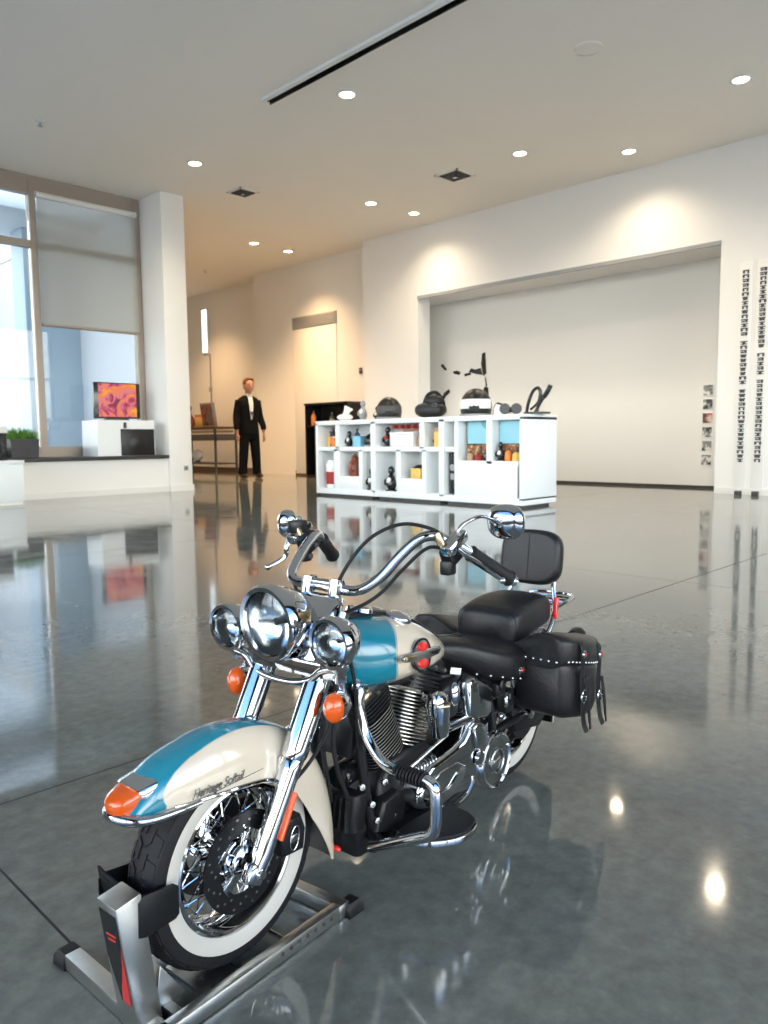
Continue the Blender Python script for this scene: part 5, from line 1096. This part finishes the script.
for s_ in (1, -1):
    m = MB().tube([V3((p.x, s_ * p.y, p.z)) for p in gp], .0195, 16).lathe([(0, .004), (.0205, .004), (.0205, -.012)], (1.15, s_ * .165, .198), (0, -s_, -.45), 16).ell((1.155, s_ * .105, .752), (.022, .022, .022)); gd_ = P(m, 'engine_guard', 'chrome')
    P(MB().tube([V3((1.16 + .0238 * cos(k * .7), s_ * (.285 + .00145 * k), .5005 + .0238 * sin(k * .7))) for k in range(82)], .0045, 6), 'guard_coil', 'rubber', gd_)
    P(MB().tube([(1.15, s_ * .20, .216), (1.10, s_ * .115, .20)], .014, 10), 'guard_mount', 'satin', gd_)
    # footboard: D-shaped plate with a chrome edge and rubber top
    bd = [(.775, .20), (1.055, .20), (1.065, .265), (1.045, .325), (.99, .372), (.93, .395), (.86, .392), (.80, .365), (.770, .31), (.765, .25)]
    bo = [V3((p[0], p[1], 0)) for p in bd]; bo = [(p.x, p.y) for p in catmull(bo, 5, True)]
    FZ = lambda a, b, d: V3((a, s_ * b, .212 + d + (a - .78) * .045))
    fb = P(MB().prism(bo, -.020, .0, FZ, bev=.004), 'footboard', 'chrome')
    P(MB().prism([((a - .93) * .94 + .93, (b - .30) * .92 + .298) for a, b in bo], .0003, .010, FZ, bev=.004), 'board_rubber', 'rubber', fb)
    P(MB().box((.93, s_ * .165, .195), (.20, .09, .03), bev=.008).tube([(1.02, s_ * .21, .195), (1.02, s_ * .11, .16)], .014, 10).tube([(.84, s_ * .21, .19), (.84, s_ * .11, .16)], .014, 10), 'board_bracket', 'satin', fb)
# regulator box low between the down tubes, oil cooler and horn of hoses
rg = P(MB().box((1.175, .035, .315), (.07, .20, .13), Matrix.Rotation(radians(-8), 3, 'Y'), bev=.012), 'voltage_regulator', 'satin')
m = MB()
for k in range(7): m.box((1.215, -.045 + .027 * k, .318), (.026, .008, .11), Matrix.Rotation(radians(-8), 3, 'Y'))
P(m, 'cooling_fins', 'satin', rg)
P(MB().lathe([(0, .075), (.040, .073), (.044, .06), (.044, -.04), (0, -.04)], (1.135, .055, .435), (1, .15, 0), 28), 'oil_filter', 'black')
P(MB().box((1.16, .03, .60), (.03, .15, .20), Matrix.Rotation(radians(-14), 3, 'Y'), bev=.008), 'electrics_cover', 'satin')
for (x, y, z) in ((1.155, .135, .40), (1.12, .150, .33), (1.09, .148, .26), (1.05, .150, .385), (1.005, .150, .245)): P(MB().lathe([(0, .012), (.011, .011), (.013, 0), (0, 0)], (x, y - .012, z), (.3, 1, .1), 12), 'engine_bolt', 'steel')
P(MB().prism([(1.10, .22), (1.06, .315), (.98, .330), (.93, .28), (.95, .21), (1.02, .19)], .10, .150, ZX, bev=.012), 'footboard_mount', 'satin')
for k, z in enumerate((.155, .215)):
    P(MB().tube(catmull([(1.02 - .25 * k, -.12, .60), (1.10 - .22 * k, -.16, .48), (1.05 - .2 * k, -.18, .30), (.80, -.185, z + .02), (.40, -.20, z), (0, -.225, z + .01), (-.40, -.235, z + .03)], 6), [.024] * 20 + [.040] * 17, 14), 'exhaust_pipe', 'chrome')
P(MB().lathe([(0, .05), (.075, .045), (.085, .02), (.085, -.02), (0, -.03)], (.84, -.185, .60), (0, -1, 0), 36), 'air_cleaner', 'chrome')

# ================================================================== front wheel stand (a thing of its own)
stand = thing('wheel_stand', (1.32183, .94933, 0), radians(185.73), 'brushed aluminium wheel stand with a black cradle clamping the motorcycle front tyre', 'wheel stand')
Q = lambda mb, name, m, parent=None, angle=38: mb.build(name, M[m] if isinstance(m, str) else m, parent or stand, BS, angle)
def channel(a, b, name, w_=.036, h_=.046, t_=.004):
    a, b = V3(a), V3(b); m = MB(); z = V3((0, 0, h_ / 2))
    m.bar(a + z, b + z, w_, h_, .003); return Q(m, name, 'alu')
r1 = channel((1.985, .130, .004), (1.290, .128, .004), 'side_rail'); r2 = channel((1.905, -.128, .004), (1.290, -.118, .004), 'side_rail')
m = MB()
for k in range(7): m.lathe([(0, .0006), (.0065, .0006), (.0065, -.0006), (0, -.0006)], (1.34 + .036 * k, .1483, .030), (0, 1, 0), 12)
Q(m, 'rail_holes', 'dk_grey', r1)
c1 = channel((1.955, -.345, .004), (1.985, .30, .004), 'cross_bar', .05, .046); c2 = channel((1.905, -.20, .004), (1.905, .112, .004), 'inner_bar', .03, .04); c3 = channel((1.29, -.135, .004), (1.275, .148, .004), 'rear_bar', .045, .046)
m = MB().box((1.73, .0, .007), (.13, .222, .010), bev=.002); pl_ = Q(m, 'base_plate', 'alu')
for dy in (-.05, .02, .07): Q(MB().lathe([(0, .0075), (.008, .0072), (.008, .006), (0, .006)], (1.76, dy, .0055), (0, 0, 1), 12), 'plate_hole', 'dk_grey', pl_)
Q(MB().tube([(1.50, .11, .024), (1.50, -.10, .024)], .008, 10), 'pivot_rod', 'steel')
for x, y, nm in ((1.950, -.375, 0), (1.238, .138, 1), (1.255, -.150, 1)):
    m = MB().loft([[V3((x + dx * k, y + dy * k, z)) for dx, dy in ((-.034, -.030), (.034, -.030), (.034, .030), (-.034, .030))] for z, k in ((.001, 1.05), (.028, 1.), (.044, .72))]); Q(m, 'rubber_foot', 'satin')
# leaning post
pb, pt_ = V3((1.975, .040, .03)), V3((2.032, .050, .415)); up_ = (pt_ - pb).normalized()
m = MB().bar(pb, pt_, .088, .075, .004, up=(1, 0, 0)); po = Q(m, 'post', 'alu')
xa = V3((0, 1, 0)); fa = up_.cross(xa); fa = fa if fa.x > 0 else -fa
c = pb + up_ * .225 + fa * .0376
F_ = lambda a, b, d: c + xa * a + up_ * b + fa * d
st_ = Q(MB().prism([(-.038, .140), (.038, .140), (.036, -.130), (-.006, -.130), (-.038, .0)], 0, .0014, F_), 'sticker', 'black', po)
st_['label'] = 'black and red sticker'
Q(MB().prism([(.000, -.129), (.036, -.129), (.037, .05), (.030, .0), (.018, -.05), (.004, -.09)][::-1], .0012, .0022, F_), 'sticker_red_flash', 'red_paint', po)
m = MB()
for k, w_ in enumerate((.044, .036)): m.prism([(-w_ / 2, .074 - .014 * k), (w_ / 2, .078 - .014 * k), (w_ / 2, .071 - .014 * k), (-w_ / 2, .067 - .014 * k)], .0012, .0022, F_)
Q(m, 'sticker_text_bars', 'red_paint', po)
Q(MB().prism([(0, 0), (.10, 0), (.02, .12)], -.05, .05, lambda a, b, d: V3((1.945 - a, d + .01, .045 + b)), bev=.003), 'gusset', 'alu', po)
# black cradle: a tilted front plate with a cheek on each side of the tyre
R_ = Matrix.Rotation(radians(9), 3, 'Y')
m = MB(); m.prism([(-.055, -.050), (.092, -.050), (.094, .045), (.060, .052), (-.060, .070), (-.090, .082), (-.094, .03)], -.004, .004, lambda a, b, d: V3((1.992, 0, .352)) + R_ @ V3((d, a, b)), bev=.0015); cr = Q(m, 'cradle', 'satin')
for s_ in (1, -1):
    m = MB().prism([(1.880, .306), (1.892, .296), (1.985, .292), (2.006, .30), (2.006, .395), (1.99, .408), (1.895, .396), (1.880, .384)], 0, .007, lambda a, b, d: V3((a, s_ * (.088 + d), b)), bev=.0025); Q(m, 'cradle_cheek', 'satin', cr)

# ================================================================== light, world, camera
wd = bpy.data.worlds.new('sky'); SC.world = wd; wd.use_nodes = True; nt = wd.node_tree; nt.nodes.clear()
N = nt.nodes.new; L = nt.links.new
o = N('ShaderNodeOutputWorld'); bg = N('ShaderNodeBackground'); tc = N('ShaderNodeTexCoord'); sx = N('ShaderNodeSeparateXYZ'); rp = N('ShaderNodeValToRGB')
L(tc.outputs['Generated'], sx.inputs[0]); L(sx.outputs[2], rp.inputs['Fac'])
e = rp.color_ramp; e.elements[0].position = 0.; e.elements[0].color = (.62, .56, .48, 1); e.elements[1].position = .80; e.elements[1].color = (.035, .085, .20, 1)
for p, c in ((.05, (1., .95, .86, 1)), (.24, (.92, .94, .95, 1)), (.42, (.09, .18, .36, 1))): x = e.elements.new(p); x.color = c
L(rp.outputs['Color'], bg.inputs['Color']); bg.inputs['Strength'].default_value = 8.0; L(bg.outputs[0], o.inputs[0])

cam = bpy.data.cameras.new('camera'); co = bpy.data.objects.new('camera', cam); COL.objects.link(co)
cam.sensor_fit = 'VERTICAL'; cam.sensor_height = 24.; cam.lens = 769. / 1024. * 24.; cam.clip_start = .02; cam.clip_end = 200
pt, rl, az = math.atan2(73, 769), .0104, radians(90) - atan2(.714, .70)
fw = Vector((cos(az) * cos(pt), sin(az) * cos(pt), -sin(pt))); rt0 = Vector((sin(az), -cos(az), 0)); up0 = rt0.cross(fw)
rt = cos(rl) * rt0 - sin(rl) * up0; up = sin(rl) * rt0 + cos(rl) * up0
mw = Matrix((rt, up, -fw)).transposed().to_4x4(); mw.translation = (0, 0, H_CAM); co.matrix_world = mw
cam.dof.use_dof = True; cam.dof.focus_distance = 1.2; cam.dof.aperture_fstop = 8.0
SC.camera = co
vs = SC.view_settings; vs.view_transform = 'Standard'; vs.look = 'None'; vs.gamma = 1.; vs.use_curve_mapping = False; vs.exposure = .25
